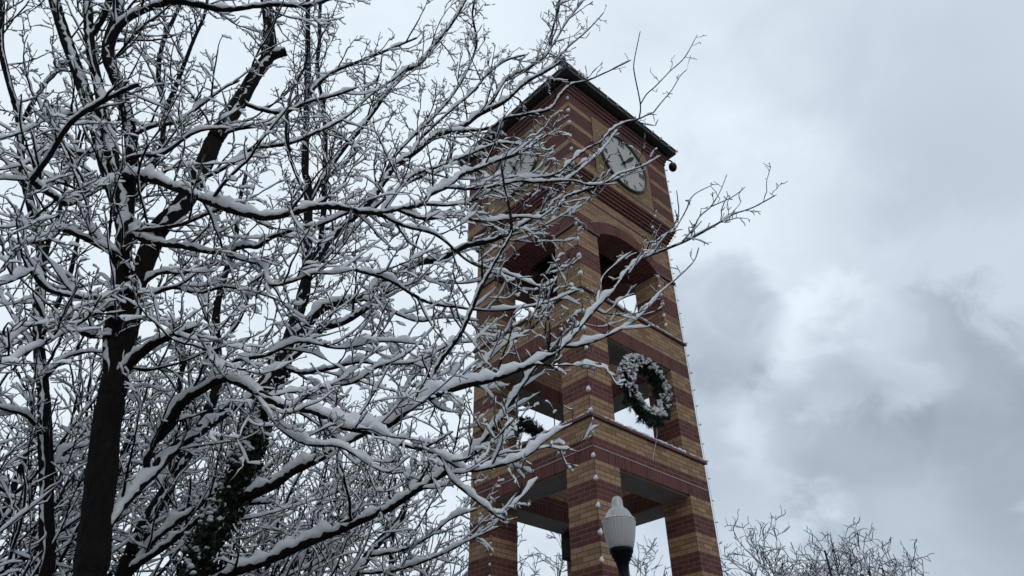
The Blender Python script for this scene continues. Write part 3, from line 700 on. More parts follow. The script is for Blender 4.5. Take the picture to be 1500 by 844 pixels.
TWIG_SNOW = dict(h0=.0235, hr=1.0, w0=.0025, wr=1.0, lump=.85, win=2, gap=.62, lo=.34, ramp=.4, dn=0.3, wind=.05)
def walk(p, d, L, step, r0, r1, rng, wig, trop):
    n = max(3, int(L / step) + 1); P = np.empty((n, 3)); P[0] = p; sgn = 1
    z1 = np.cross(d, rng.normal(size=3)); z1 /= np.linalg.norm(z1) + 1e-9
    for i in range(1, n):
        d = d + rng.normal(size=3) * wig + z1 * (sgn * wig * .8); d[2] += trop; d = d / np.linalg.norm(d); sgn = -sgn
        P[i] = P[i - 1] + d * step
    return P, np.linspace(r0, r1, n)
def branch_dir(T, rng, lo, hi, upb):
    v = rng.normal(size=3); v[2] += upb; v -= T * (v @ T); v /= np.linalg.norm(v) + 1e-9
    a = rng.uniform(lo, hi); return T * math.cos(a) + v * math.sin(a)
def in_sight(p, mx_=150):
    d = p - CAM; w_ = d @ FW
    if w_ < .5: return False
    x, y = 750 + F * (d @ RT) / w_, 422 - F * (d @ UP) / w_
    return -mx_ < x < 1500 + mx_ and -mx_ < y < 844 + mx_
def unit(v): return v / (math.sqrt(v @ v) + 1e-12)
def sprout(P, R, amt, rng, out, fine, q):
    """side branches (L1), their twigs (L2), twiglets (L3) and spurs along one limb -> lists of (P, r, snow)"""
    seg = np.linalg.norm(np.diff(P, axis=0), axis=1); L = seg.sum(); cum = np.concatenate([[0], np.cumsum(seg)])
    s = q['skip'] * L + rng.uniform(0, q['d1'])
    while s < L:
        i = max(min(int(np.searchsorted(cum, s)), len(P) - 1), 1); r = R[i]; T = (P[i] - P[i - 1]) / (seg[i - 1] + 1e-9)
        s += q['d1'] * rng.uniform(.6, 1.5) * (1 + r / .08)
        if not in_sight(P[i]): continue
        a = amt[i] if np.ndim(amt) else amt
        l1 = min(q['l1'], q['l0'] + q['lr'] * r) * rng.uniform(.4, 1.25); r1 = min(r * .6, q['r1'] * (.55 + .45 * l1 / q['l1'])) * rng.uniform(.75, 1.1)
        B, rb = walk(P[i], branch_dir(T, rng, .45, 1.1, .3), l1, q['st'], r1, q['rt'], rng, .10, q['trop']); out.append((B, rb, a)); m_ = len(B)
        for _ in range(max(1, int(l1 / q['d2']))):
            j = int(rng.integers(1, m_)); f = j / m_
            C, rc = walk(B[j], branch_dir(unit(B[j] - B[j - 1]), rng, .5, 1.15, .2), q['l2'] * rng.uniform(.3, 1.3) * (1.05 - .55 * f), q['st'] * .75, max(rb[j] * .62, q['rt']), q['rt'] * .8, rng, .19, q['trop'])
            out.append((C, rc, a)); mc = len(C); lc = mc * q['st'] * .75
            for _s in range(int(lc / q['d3'] + rng.uniform(0, 1))):
                k = int(rng.integers(1, mc))
                E_, re = walk(C[k], branch_dir(unit(C[k] - C[k - 1]), rng, .55, 1.25, .2), q['l3'] * rng.uniform(.3, 1.2), q['l3'] * .36, q['rt'] * .9, q['rt'] * .65, rng, .24, .05); fine.append((E_, re, a * .9))
            for _s in range(int(lc / q['d4'])):
                k = int(rng.integers(1, mc)); d = branch_dir(unit(C[k] - C[k - 1]), rng, .7, 1.4, .3); e_ = q['l4'] * rng.uniform(.5, 1.3)
                fine.append((np.array([C[k], C[k] + d * e_ * .6, C[k] + d * e_]), np.array([q['rt'], q['rt'] * 1.05, q['rt'] * .8]), a * .8))
Q0 = dict(skip=.05, d1=.21, l1=1.85, l0=.30, lr=24, r1=.0190, rt=.0056, st=.08, trop=.03, d2=.17, l2=.52, d3=.22, l3=.17, d4=.11, l4=.055)
def make_tree(name, label, limbs, seed, q=Q0, group=None, cat='tree', base=None, trunk_first=True, ivy=None):
    """limbs: list of dicts name, P (m), R (m), snow, grow"""
    rng = np.random.default_rng(seed)
    t = thing(name, label, cat, tuple(base) if base is not None else tuple(limbs[0]['P'][0]), group)
    tw = []; fine = []
    def px(P):
        d = P - CAM; w_ = d @ FW; return np.stack([F * (d @ RT) / w_, F * (d @ UP) / w_], 1)
    for i, l in enumerate(limbs[1:], 1):            # every limb is rooted on the wood it grows from
        Q_ = np.vstack([b['P'] for b in limbs[:i]]); ok = (Q_ - CAM) @ FW > 1; Q_ = Q_[ok]
        dd = np.linalg.norm(px(Q_) - px(l['P'][:1]), axis=1); e3 = np.linalg.norm(Q_ - l['P'][0], axis=1); j = int(np.argmin(dd + 6 * e3))
        if dd[j] > 14: print('loose', name, i, round(dd[j]), round(e3[j], 2))
        t_ = np.linspace(0, 1, len(l['P']))[:, None]; l['P'] = l['P'] + (Q_[j] - l['P'][0]) * (1 - t_) ** 3
    for i, l in enumerate(limbs):
        P, R, amt = l['P'], l['R'], l['snow']
        V, Q = sweep([(P, R, amt)], 44 if l['name'] == 'trunk' else 10, None, seed + i)
        if l.get('cut'):
            pass
        o = np_mesh(l['name'], V, Q, M['bark'], t)
        V, Q = sweep([(P, R, amt)], 7, LIMB_SNOW, seed + 100 + i); np_mesh('snow', V, Q, M['snow'], o)
        if l.get('grow', 1):
            sprout(P, R, amt, rng, tw, fine, dict(q, **l.get('q', {})))
    V, Q = sweep(tw, 4, None, seed); V2, Q2 = sweep(fine, 3, None, seed); V, Q = np.vstack([V, V2]), np.vstack([Q, Q2 + len(V)])
    o = np_mesh('twigs', V, Q, M['twig'], t); o['kind'] = 'stuff'
    V, Q = sweep(tw + fine, 5, TWIG_SNOW, seed + 7); o2 = np_mesh('snow', V, Q, M['snow'], o); o2['kind'] = 'stuff'
    return t
def limb(pts, h, wpx, snow=1.0, name='limb', step=.055, jig=.006, seed=0, **kw):
    """limb surveyed from the photograph: directions pts, ground distance h (m) along it, apparent width"""
    n = len(pts); px = np.array(pts, float); sl = np.concatenate([[0], np.cumsum(np.linalg.norm(np.diff(px, axis=0), axis=1))]); sl /= sl[-1]
    hs = np.interp(sl, np.linspace(0, 1, len(h)), h); ws = np.interp(sl, np.linspace(0, 1, len(wpx)), wpx)
    P = np.array([at_h(x, y, hh) for (x, y), hh in zip(pts, hs)]); Rk = np.array([wv * ((p - CAM) @ FW) / F / 2 for wv, p in zip(ws, P)])
    rng = np.random.default_rng(int(pts[0][0] * 7 + pts[0][1] * 13 + pts[-1][0]) % 99991)
    if kw.pop('ground', False):
        g = P[0] + (P[0] - P[1]) * .25; g[2] = 0; ks = np.linspace(0, 1, 7)[:-1]; lean = (P[0] - P[1]) / max(P[1][2] - P[0][2], .2)
        P = np.vstack([g[None] * (1 - ks)[:, None] + P[0][None] * ks[:, None], P]); Rk = np.concatenate([Rk[0] * (1.3 - .3 * ks), Rk])
    cp = P; seg = np.linalg.norm(np.diff(cp, axis=0), axis=1); par0 = np.concatenate([[0], np.cumsum(seg)]) / seg.sum()
    PP, par = smooth_path(P, step); wn = np.convolve(rng.normal(size=len(par) + 8), np.ones(9) / 3, 'valid'); R = np.interp(par, par0, Rk) * (1 + wn * .04)
    PP = PP + rng.normal(size=PP.shape) * np.where(R > .035, 0, np.minimum(jig, R * .05))[:, None]
    sn = np.interp(par, np.linspace(0, 1, len(snow)), snow) if isinstance(snow, (list, tuple)) else np.full(len(PP), float(snow))
    if not kw.pop('cut', False): R[-1] *= .3
    else:
        PP = np.vstack([PP, PP[-1] + (PP[-1] - PP[-2]) * .02]); R = np.concatenate([R, [R[-1] * .05]]); sn = np.concatenate([sn, [0]])
    return dict(P=PP, R=R, snow=sn, name=name, **kw)
THIN = dict(l1=.55, l0=.12, lr=14, d1=.26, l2=.2, d2=.2, d3=.3, l3=.12)

A = [
 limb([(131, 844), (138, 790), (141, 757), (150, 690), (155, 629), (163, 585), (172, 545)], [8], [47, 43, 37, 36], 0, 'trunk', ground=True, grow=0),
 limb([(168, 570), (166, 520), (167, 483), (174, 440), (178, 387), (183, 345), (180, 300), (172, 255), (160, 206), (146, 135), (135, 85), (131, 53), (128, 0), (126, -60)], [8, 8, 8.3], [26, 23, 18, 14, 12], .8),
 limb([(172, 560), (180, 520), (190, 480), (199, 426), (213, 387), (235, 335), (270, 298), (300, 240), (316, 203), (351, 149), (375, 108), (395, 78), (394, 36), (390, 0), (388, -60)], [8, 7.6], [32, 28, 28, 26, 22, 18, 16], 1.0),
 limb([(390, 86), (405, 79), (419, 76)], [7.66, 7.55], [14, 13], 1.2, 'limb', cut=True, grow=0),
 limb([(186, 350), (190, 300), (192, 250), (192, 199), (178, 135), (160, 89), (160, 60), (172, 21), (176, -40)], [8, 8.1], [20, 18, 17, 15], .7),
 limb([(180, 345), (165, 285), (153, 242), (135, 171), (114, 107), (92, 43), (78, -5), (70, -50)], [8, 8.5], [19, 18, 15], .6),
 limb([(170, 262), (150, 270), (120, 288), (98, 298), (75, 285), (55, 272), (46, 265)], [8.1, 6.8], [12, 9], 1.2),
 limb([(46, 265), (58, 248), (71, 231), (103, 181), (142, 153), (192, 128), (204, 124)], [6.8, 5.8], [8, 7], 1.0, cut=True, q=THIN),
 limb([(160, 75), (171, 45), (192, 24), (228, 8), (262, 2), (300, 9), (333, 14), (397, 7), (440, 9), (468, 4), (510, -12)], [8.05, 7.2, 6.5], [12, 10, 6, 4], 1.3),
 limb([(131, 55), (148, 30), (160, 0), (165, -40)], [8.2, 8], [11, 9], 1.3),
 limb([(172, 255), (200, 258), (228, 263), (256, 274), (284, 284), (300, 292), (320, 300), (344, 309), (387, 318), (429, 311), (458, 303), (493, 303), (529, 310), (564, 311), (580, 306), (617, 299), (630, 285), (657, 272), (675, 256), (697, 248), (723, 237), (760, 225), (790, 205), (812, 190)], [8.1, 6.6, 6.3, 6.8, 7.6], [15, 13, 10, 8, 6, 3], [1.6, 1.5, 1.4, 1.2, .8]),
 limb([(178, 387), (168, 370), (147, 360), (112, 343), (85, 335), (69, 349), (35, 357)], [8, 7], [10, 7], 1.3),
 limb([(183, 345), (208, 338), (240, 333), (267, 328), (300, 315), (320, 307), (335, 300)], [8.1, 6.8], [8, 4], 1.2),
 limb([(185, 335), (208, 349), (240, 357), (267, 360), (307, 368), (330, 366), (362, 360), (376, 362), (390, 352), (404, 345), (440, 334), (468, 330), (507, 313), (540, 305)], [8.1, 7, 6.4], [11, 8, 3.5], 1.3),
 limb([(315, 369), (340, 376), (362, 382), (387, 391), (397, 417), (429, 412), (458, 401), (490, 401), (520, 395)], [7.05, 6.3], [7, 3], 1.3),
 limb([(199, 412), (156, 433), (107, 433), (68, 423), (46, 398), (36, 402), (0, 416), (-40, 425)], [7.9, 6.6], [9, 6], 1.3),
 limb([(172, 440), (160, 448), (124, 462), (82, 466), (36, 480), (0, 512), (-30, 530)], [8, 6.5], [10, 7], 1.3),
 limb([(168, 490), (140, 492), (103, 483), (68, 501), (36, 515), (0, 540), (-30, 555)], [8, 6.2], [9, 7], 1.3),
 limb([(172, 556), (188, 536), (205, 518), (230, 500), (260, 489), (284, 484), (298, 497), (312, 525), (328, 550)], [8, 6.9], [19, 14, 11, 7], [.9, 1.3, 1.3, .9]),
 limb([(146, 800), (160, 775), (192, 732), (228, 693), (260, 658), (300, 628), (333, 604), (365, 583), (400, 545), (440, 512), (468, 483), (507, 469), (550, 440), (590, 412)], [8, 8.6, 9], [21, 17, 14, 10], 1.0),
 limb([(222, 699), (217, 675), (228, 647), (256, 619), (263, 585), (265, 550), (275, 520)], [8.15, 8], [12, 9, 6], 1.0),
 limb([(236, 640), (254, 612), (274, 585), (300, 568), (325, 554), (345, 555), (370, 567), (390, 580), (424, 594), (461, 600), (485, 610), (525, 622), (552, 626), (579, 617), (599, 600), (619, 587), (653, 573), (687, 563), (720, 556), (760, 541), (800, 524), (825, 507), (854, 474), (875, 449), (899, 424), (920, 395), (941, 379), (978, 364), (1011, 350), (1049, 329), (1074, 314), (1103, 304), (1138, 285)], [8, 6.9, 6.5, 6.8, 7.6, 8.6], [16, 14, 13, 11, 9, 6, 3.5, 1.6], [1.3, 1.5, 1.5, 1.3, 1.0, .6, .15], q=dict(lr=18, l0=.12)),
 limb([(825, 507), (850, 506), (891, 491), (929, 470), (958, 441), (968, 428), (991, 408), (1016, 383), (1024, 362)], [7.3, 8.2], [5.5, 3, 1.6], [1.2, .9, .1], q=THIN),
 limb([(941, 379), (966, 350), (987, 337), (1005, 308), (1016, 286), (1045, 270)], [7.8, 8.2], [4, 2, 1.3], [1, .5, .1], q=THIN),
 limb([(1011, 350), (1024, 319), (1041, 303), (1055, 280), (1065, 255)], [8.1, 8.4], [2.6, 1.3], .15, q=THIN),
 limb([(1041, 303), (1070, 290), (1085, 280), (1092, 273)], [8.2, 8.5], [2, 1.2], .15, grow=0),
 limb([(985, 338), (994, 312), (993, 295), (991, 278)], [8, 8.2], [2, 1.2], .15, grow=0),
 limb([(875, 449), (878, 425), (884, 404), (905, 385), (926, 368)], [7.55, 7.7], [2.4, 1.4], .5, grow=0),
 limb([(854, 474), (880, 479), (905, 472), (920, 466)], [7.5, 7.8], [2.4, 1.2], .6, grow=0),
 limb([(485, 610), (501, 624), (538, 631), (565, 641), (592, 651), (633, 661), (660, 676), (683, 688), (707, 687), (747, 677), (776, 665), (794, 649), (815, 633), (838, 620)], [6.5, 6.2, 6.6], [10, 8, 6, 2.5], [1.4, 1.4, 1.3]),
 limb([(650, 670), (662, 700), (683, 720), (708, 740), (730, 757), (741, 760)], [6.35, 6.2], [8, 6, 4], 1.2, q=THIN),
 limb([(728, 756), (747, 742), (765, 727), (788, 700)], [6.22, 6.4], [4, 1.5], 1.0, q=THIN),
 limb([(290, 262), (320, 250), (351, 231), (372, 217), (422, 210), (458, 196), (507, 171), (543, 139), (579, 114), (600, 95)], [7.8, 7.2, 7.4], [7, 3], 1.1),
 limb([(458, 302), (447, 284), (426, 235), (419, 199), (426, 139), (447, 96), (452, 60)], [6.55, 6.3], [6, 3], .5, q=THIN),
 limb([(655, 273), (700, 275), (773, 262), (813, 255), (840, 233), (861, 217), (880, 207), (893, 193), (912, 181), (933, 175), (947, 169), (957, 165)], [6.9, 7.6, 8.4], [5, 4, 2.5], [1.2, 1, .7], q=THIN),
 limb([(938, 174), (939, 153), (930, 110), (929, 90), (938, 45)], [8.3, 8.4], [2.2, 1.2], .1, grow=0),
 limb([(939, 153), (948, 138), (960, 127), (981, 105), (1003, 84), (1022, 50)], [8.35, 8.5], [2, 1.1], .1, q=dict(THIN, l1=.12)),
 limb([(957, 165), (968, 151), (984, 132), (996, 112), (1007, 101)], [8.4, 8.5], [2, 1.1], .15, q=dict(THIN, l1=.15)),
 limb([(780, 330), (832, 284), (867, 281), (888, 273), (907, 257), (920, 252), (947, 241), (968, 228)], [7.4, 8], [4.5, 1.5], 1.2, q=THIN),
 limb([(832, 284), (861, 244), (875, 231), (891, 209), (905, 190)], [7.6, 7.9], [3.5, 1.6], 1.0, q=THIN),
 limb([(188, 300), (215, 262), (236, 215), (240, 160), (232, 110), (240, 60), (262, 10), (270, -30)], [8, 8.4], [9, 5], 1.0),
 limb([(237, 165), (250, 140), (262, 112), (282, 62), (300, 20), (306, -20)], [8.3, 8], [7, 4], 1.0),
 limb([(192, 200), (225, 185), (262, 178), (300, 150), (330, 128), (352, 118)], [8, 7.4], [7, 3], 1.3),
 limb([(178, 240), (205, 228), (240, 225), (275, 200), (300, 190), (335, 188)], [8, 7], [7, 3], 1.3),
 limb([(150, 150), (110, 165), (75, 170), (40, 190), (-10, 205)], [8.1, 7.2], [7, 4], 1.3),
 limb([(160, 215), (120, 225), (80, 215), (35, 240), (-10, 250)], [8.1, 7.2], [7, 4], 1.3),
 limb([(351, 149), (380, 160), (415, 165), (450, 150), (490, 140), (525, 128)], [7.75, 7], [6, 3], 1.2),
 limb([(316, 203), (345, 190), (380, 185), (420, 178), (450, 170)], [7.8, 7.2], [6, 3], 1.2),
 limb([(180, 420), (215, 430), (250, 420), (290, 428), (330, 420), (380, 430), (420, 445)], [8, 7], [8, 3], 1.3),
 limb([(200, 426), (235, 400), (270, 400), (310, 385), (350, 395)], [8, 7.2], [7, 3], 1.3),
 limb([(430, 600), (470, 570), (520, 560), (560, 535), (610, 530), (660, 505), (700, 500)], [6.6, 7.2], [7, 3], 1.3),
 limb([(545, 626), (600, 600), (640, 570), (700, 540), (740, 505), (780, 480), (815, 440)], [6.4, 7.2], [6, 2.5], 1.2),
 limb([(580, 306), (620, 320), (665, 315), (710, 325), (760, 318), (800, 322)], [6.8, 7.4], [6, 2.5], 1.2),
 limb([(540, 305), (590, 330), (640, 345), (690, 385), (740, 400), (790, 420), (815, 410)], [6.5, 7.2], [6, 2.5], 1.2),
 limb([(520, 395), (570, 410), (620, 440), (670, 450), (720, 455), (770, 450), (810, 440), (845, 425)], [6.4, 7], [6, 2.2], 1.2),
 limb([(617, 299), (660, 300), (700, 290), (745, 262), (790, 255), (830, 262)], [7, 7.6], [5, 2.2], 1.2),
 limb([(560, 311), (600, 260), (640, 245), (690, 225), (730, 210), (770, 212), (800, 195)], [6.8, 7.6], [6, 2.5], 1.2),
 limb([(300, 568), (340, 530), (390, 520), (440, 500), (500, 510), (560, 500), (620, 505)], [7, 7.2], [8, 3], 1.3),
 limb([(370, 567), (410, 625), (450, 650), (500, 655), (560, 690), (610, 690)], [6.9, 6.4], [7, 3], 1.3),
 limb([(612, 590), (627, 570), (641, 533), (673, 490), (691, 451), (705, 419), (726, 380), (748, 341), (745, 300), (740, 281), (734, 240)], [6.6, 6.3, 6.2], [8, 7, 3], .6, q=THIN),
]
make_tree('bare_tree', 'largest bare tree, with the thickest dark trunk and snowy limbs crossing the tower', A, 11, base=(A[0]['P'][0][0], A[0]['P'][0][1], 0))

FT = [
 limb([(68, 844), (68, 757), (68, 693), (66, 644), (64, 580), (58, 520), (56, 469), (60, 412), (60, 370), (53, 334), (40, 280), (32, 242), (27, 171), (14, 124), (2, 71), (3, 18), (5, -40)], [10], [20, 17, 13, 9, 6], .4, 'trunk', ground=True, q=dict(skip=.35)),
 limb([(60, 400), (72, 350), (85, 316), (98, 270), (108, 230), (118, 190)], [10, 10.3], [8, 4], .8),
 limb([(70, 500), (85, 455), (103, 405), (110, 370), (118, 330)], [10, 9.6], [9, 5], .8),
 limb([(27, 180), (36, 171), (53, 142), (85, 100), (103, 89), (135, 70)], [10, 9.5], [7, 3], 1.2),
 limb([(64, 560), (90, 530), (130, 515), (165, 520)], [10, 9], [8, 4], 1.3),
 limb([(66, 640), (40, 610), (10, 600), (-30, 590)], [10, 9], [8, 4], 1.3),
 limb([(66, 690), (95, 660), (130, 650), (170, 620)], [10, 10.6], [7, 3], 1.3),
 limb([(58, 520), (30, 480), (5, 440), (-20, 400)], [10, 10.6], [7, 3], 1.2),
]
make_tree('bare_tree', 'slender dark bare tree at the left edge, left of the thick trunk', FT, 12, base=(FT[0]['P'][0][0], FT[0]['P'][0][1], 0))

CT = [
 limb([(290, 844), (303, 800), (326, 757), (351, 700), (368, 650), (383, 600), (400, 560), (411, 533), (433, 469), (447, 423), (451, 341), (451, 270), (447, 249), (449, 171), (451, 71), (451, 14), (452, -40)], [9.6], [40, 32, 22, 15, 11, 8, 6], [.3, .3, .4, .5], 'trunk', ground=True, q=dict(skip=.45)),
 limb([(428, 480), (451, 401), (479, 355), (511, 323), (543, 291), (575, 245), (585, 238), (610, 220), (638, 199), (677, 185), (702, 167), (738, 149), (770, 121), (802, 103), (823, 89)], [9.6, 9.4, 9.6], [14, 12, 9, 4], [1, 1.2, 1.1]),
 limb([(440, 440), (454, 398), (472, 377), (507, 348), (536, 316), (565, 290), (590, 272), (625, 255)], [9.6, 9.9], [9, 4], 1.1),
 limb([(426, 492), (440, 490), (465, 458), (493, 444), (529, 437), (557, 418), (590, 397), (617, 384), (643, 381), (657, 373), (683, 360), (719, 352), (748, 339), (769, 327), (790, 313), (819, 302), (829, 289), (851, 281), (877, 273), (905, 262), (935, 248)], [9.6, 8.8, 9.2], [16, 13, 10, 5, 2], [1.2, 1.2, 1.1, .9]),
 limb([(690, 358), (747, 345), (790, 333), (820, 318), (852, 300)], [9, 9], [4, 2], 1.1),
 limb([(345, 738), (404, 711), (431, 691), (447, 683), (493, 658), (511, 646), (540, 630), (575, 600), (600, 560), (625, 530)], [9.6, 9, 9.2], [20, 15, 9, 4], 1.1),
 limb([(320, 870), (360, 845), (404, 828), (458, 800), (507, 778), (550, 757), (580, 743), (609, 722), (641, 700), (676, 679), (691, 665), (712, 640), (733, 613), (751, 585), (771, 555), (790, 530), (815, 500)], [9.6, 8.8, 8.8], [20, 17, 13, 9, 4], [1.0, 1.2, 1.2, 1.1]),
 limb([(450, 140), (472, 117), (493, 103), (529, 89), (580, 68), (612, 55)], [9.6, 9.2], [6, 3], 1.2),
 limb([(465, 300), (486, 256), (511, 217), (536, 185), (564, 142), (581, 121), (596, 103), (613, 96), (635, 68), (660, 36), (681, 0), (690, -35)], [9.7, 9.4], [9, 8, 4], 1.1),
 limb([(500, 281), (515, 242), (523, 222), (507, 206), (495, 195), (478, 188)], [9.6, 9.2], [6, 3], 1.1),
 limb([(470, 372), (476, 290), (476, 178), (465, 107), (468, 60), (468, 32), (470, -10)], [9.8, 10.2], [8, 5], .6),
 limb([(555, 270), (575, 230), (599, 203), (631, 174), (660, 142), (680, 110), (698, 65), (692, 20), (700, -20)], [9.5, 9.8], [6, 2.5], 1.1),
 limb([(605, 225), (617, 203), (663, 160), (692, 135), (713, 110), (741, 89), (772, 80)], [9.5, 9.3], [5, 2.5], 1.1),
 limb([(695, 172), (720, 149), (741, 117), (773, 100), (802, 78), (809, 46), (816, 18), (821, -15)], [9.5, 9.8], [6, 2.5], 1.0),
 limb([(802, 78), (818, 52), (830, 32), (855, 0), (872, -25)], [9.7, 9.8], [3.5, 2], .8),
 limb([(800, 100), (830, 70), (860, 45), (885, 18)], [9.6, 9.8], [3.2, 1.4], .6, q=THIN),
 limb([(650, 193), (713, 188), (738, 174), (773, 167), (805, 160), (820, 140), (837, 124), (860, 118), (890, 105), (925, 88)], [9.5, 9.2], [5, 4, 1.5], [1.2, 1.1, .4], q=THIN),
 limb([(507, 469), (540, 480), (566, 498), (591, 540), (602, 565)], [8.9, 8.3], [6, 3], 1.3),
 limb([(411, 533), (440, 545), (480, 540), (530, 530), (570, 540)], [9.6, 8.4], [9, 4], 1.3),
 limb([(530, 437), (560, 450), (610, 470), (650, 465), (700, 470)], [9, 8.4], [6, 3], 1.3),
 limb([(590, 397), (630, 410), (680, 415), (730, 405)], [8.9, 8.6], [5, 2], 1.3),
]
def add_ivy(t, trunk, f0, f1, seed, n=2600, spread=.20):
    rng = np.random.default_rng(seed); P, R = trunk['P'], trunk['R']; k0, k1 = int(len(P) * f0), int(len(P) * f1); V = []; Q = []; sn = []
    for _ in range(n):
        i = int(rng.integers(k0, k1)); f = 1 - (i - k0) / (k1 - k0)
        d = rng.normal(size=3); d /= np.linalg.norm(d); c = P[i] + d * (R[i] + rng.uniform(0, spread) * (.35 + .65 * f))
        a = np.cross(d, rng.normal(size=3)); a /= np.linalg.norm(a); b = np.cross(a, d + rng.normal(size=3) * .5); b /= np.linalg.norm(b); s = rng.uniform(.022, .046)
        j = len(V); V += [c - a * s, c - b * s * .8 + a * s * .1, c + a * s, c + b * s * .8 + a * s * .1]; Q.append((j, j + 1, j + 2, j + 3))
        if d @ np.array([-.6, -.3, .75]) > rng.uniform(.45, 1.3) and f > .1 and rng.random() < .55: sn.append((c + np.array([0, 0, .025]), s))
    o = np_mesh('ivy', V, Q, M['ivy'], t, False); o['kind'] = 'stuff'
    bm = bmesh.new(); r2 = random.Random(seed)
    for c, s in sn: blob(bm, c, s * 1.1, s * 1.1, s * .7, r2, .3, 1)
    o2 = obj('snow', bm, M['snow'], o); o2['kind'] = 'stuff'
t = make_tree('bare_tree', 'bare tree with an ivy clad trunk leaning right, between the thick trunk and the tower', CT, 13, base=(CT[0]['P'][0][0], CT[0]['P'][0][1], 0))
add_ivy(t, CT[0], .02, .42, 5, 9000, .24)

BT = [
 limb([(170, 880), (178, 850), (213, 771), (240, 725), (256, 693), (284, 647), (310, 590), (319, 554), (318, 510), (316, 469), (323, 426), (335, 385), (345, 350), (350, 300), (362, 250)], [11], [24, 20, 14, 9, 5], 1.2, 'trunk', ground=True, q=dict(skip=.35)),
 limb([(190, 850), (205, 830), (228, 793), (260, 765), (284, 747), (320, 715), (360, 690)], [11, 10.6], [13, 6], 1.2),
 limb([(215, 860), (228, 836), (260, 800), (300, 757), (340, 740), (400, 735)], [10.8, 10.2], [14, 6], 1.2),
 limb([(284, 647), (300, 610), (330, 560), (370, 520), (400, 480)], [11, 11.3], [9, 4], 1.2),
 limb([(316, 469), (300, 430), (290, 380), (296, 340)], [11, 11.4], [7, 3], 1.0),
 limb([(318, 510), (350, 470), (370, 420), (400, 380), (410, 330)], [11, 10.6], [7, 3], 1.1),
 limb([(256, 693), (270, 640), (282, 580), (270, 520), (245, 470)], [11, 11.5], [8, 3], 1.1),
 limb([(240, 725), (225, 690), (200, 640), (205, 590)], [11, 11.6], [7, 3], 1.2),
]
make_tree('bare_tree', 'bare tree with a snow plastered trunk leaning right, just right of the thick trunk', BT, 14, base=(BT[0]['P'][0][0], BT[0]['P'][0][1], 0))

ET = [
 limb([(500, 880), (515, 850), (550, 800), (579, 771), (591, 750), (598, 725), (622, 690), (640, 650)], [13], [15, 11, 5], 1.1, 'trunk', ground=True, q=dict(skip=.3)),
 limb([(540, 815), (590, 805), (630, 785), (660, 760), (700, 745)], [13, 12.4], [7, 3], 1.3),
 limb([(579, 771), (570, 720), (585, 670), (570, 630)], [13, 13.4], [6, 3], 1.1),
 limb([(525, 840), (580, 835), (640, 815), (690, 790), (735, 770)], [13, 11.8], [6, 2.5], 1.2),
 limb([(510, 860), (480, 800), (470, 750), (490, 700)], [13, 13.5], [7, 3], 1.1),
]
make_tree('bare_tree', 'low curved bare tree rising between the ivy clad trunk and the tower', ET, 15, base=(ET[0]['P'][0][0], ET[0]['P'][0][1], 0))

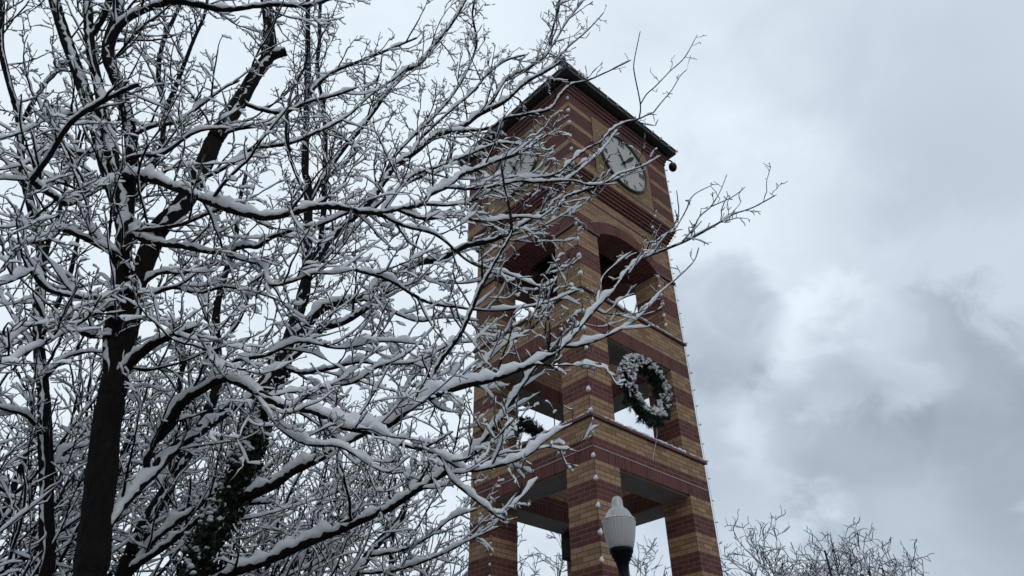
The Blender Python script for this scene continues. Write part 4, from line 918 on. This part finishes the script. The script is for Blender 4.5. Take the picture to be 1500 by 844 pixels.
# trees farther off, grown from the ground up
def grown(px, h, top_px, seed, label, spread=.5, r0=.16, q=None, nl=17, group='bare trees farther off', flat=1.0):
    rng = np.random.default_rng(seed); p = at_h(px, 700, h); topz = at_h(px, top_px, h)[2]; base = np.array([p[0], p[1], 0.0]); H = topz
    limbs = []
    P, R = walk(base, np.array([rng.uniform(-.08, .08), rng.uniform(-.08, .08), 1.0]), H * .8, .25, r0, .03, rng, .035, .08)
    limbs.append(dict(P=P, R=R, snow=.9, name='trunk', q=dict(skip=.4)))
    for i in range(nl):
        j = int(len(P) * rng.uniform(.28, .92)); f = j / len(P); az = i * 2.4 + rng.uniform(-.4, .4); up = rng.uniform(.4, 1.1) * flat
        d = np.array([math.cos(az), math.sin(az), up]); d /= np.linalg.norm(d); L = min(H * spread * (1.15 - .6 * f), (H - P[j][2]) / max(d[2], .3) * .95 + .4) * rng.uniform(.8, 1.1)
        B, rb = walk(P[j], d, L, .14, R[j] * .55, .014, rng, .07, .03); limbs.append(dict(P=B, R=rb, snow=.95, name='limb'))
        for k in range(2):
            jj = int(len(B) * rng.uniform(.3, .75)); T = B[jj] - B[jj - 1]; T /= np.linalg.norm(T)
            C, rc = walk(B[jj], branch_dir(T, rng, .4, .8, .5), L * .55, .12, rb[jj] * .7, .011, rng, .08, .04); limbs.append(dict(P=C, R=rc, snow=.95, name='limb'))
    make_tree('bare_tree', label, limbs, seed, dict(Q0, **(q or {})), group, base=base)
FARQ = dict(d1=.46, l1=1.8, l0=.6, r1=.022, rt=.0082, st=.13, d2=.27, l2=.75, d3=.4, l3=.3, d4=.8, l4=.09)
grown(-40, 12.0, 560, 40, 'snowy bare tree whose branches reach in from the left edge low down', .62, .14, FARQ, group=None, flat=.5)
grown(10, 14.5, 455, 31, 'bare tree tangled with snow behind the slender tree at the left edge', .5, .15, FARQ)
grown(215, 15, 470, 32, 'bare tree thick with snow behind the gap right of the largest trunk', .5, .15, FARQ)
grown(330, 13, 590, 41, 'low spreading bare tree laden with snow under the ivy clad tree', .62, .14, FARQ, group=None, flat=.5)
grown(410, 16.5, 500, 33, 'bare tree crowded with snowy twigs behind the ivy clad trunk', .5, .15, FARQ)
grown(600, 18.5, 575, 34, 'fine twigged bare tree against the left side of the tower', .45, .14, FARQ)
VFAR = dict(d1=.44, l1=1.7, l0=.8, r1=.03, rt=.0135, st=.2, d2=.27, l2=.9, d3=.45, l3=.4, d4=9, l4=.1)
grown(775, 30, 775, 35, 'bare tree seen through the lowest tower opening left of the near pier', .36, .16, VFAR, 12)
grown(945, 31, 800, 36, 'bare tree seen through the lowest tower opening right of the street lamp', .36, .16, VFAR, 12)
grown(1115, 30, 756, 37, 'bare tree just right of the tower foot, nearest to it', .37, .17, VFAR, 17)
grown(1225, 31, 750, 38, 'tallest bare tree in the row right of the tower, middle of three', .37, .17, VFAR, 19)
grown(1290, 33, 785, 39, 'lower bare tree farthest right of the tower', .28, .14, VFAR, 14)
bp = at_h(1222, 860, 26); bt = at_h(1213, 806, 26)
bm = bmesh.new(); tube(bm, [(bp[0], bp[1], 0), (bp[0], bp[1], bt[2])], [.06, .035], 8)
tag(obj('flagpole', bm, M['black']), 'thin dark pole standing among the bare trees right of the tower', 'pole')
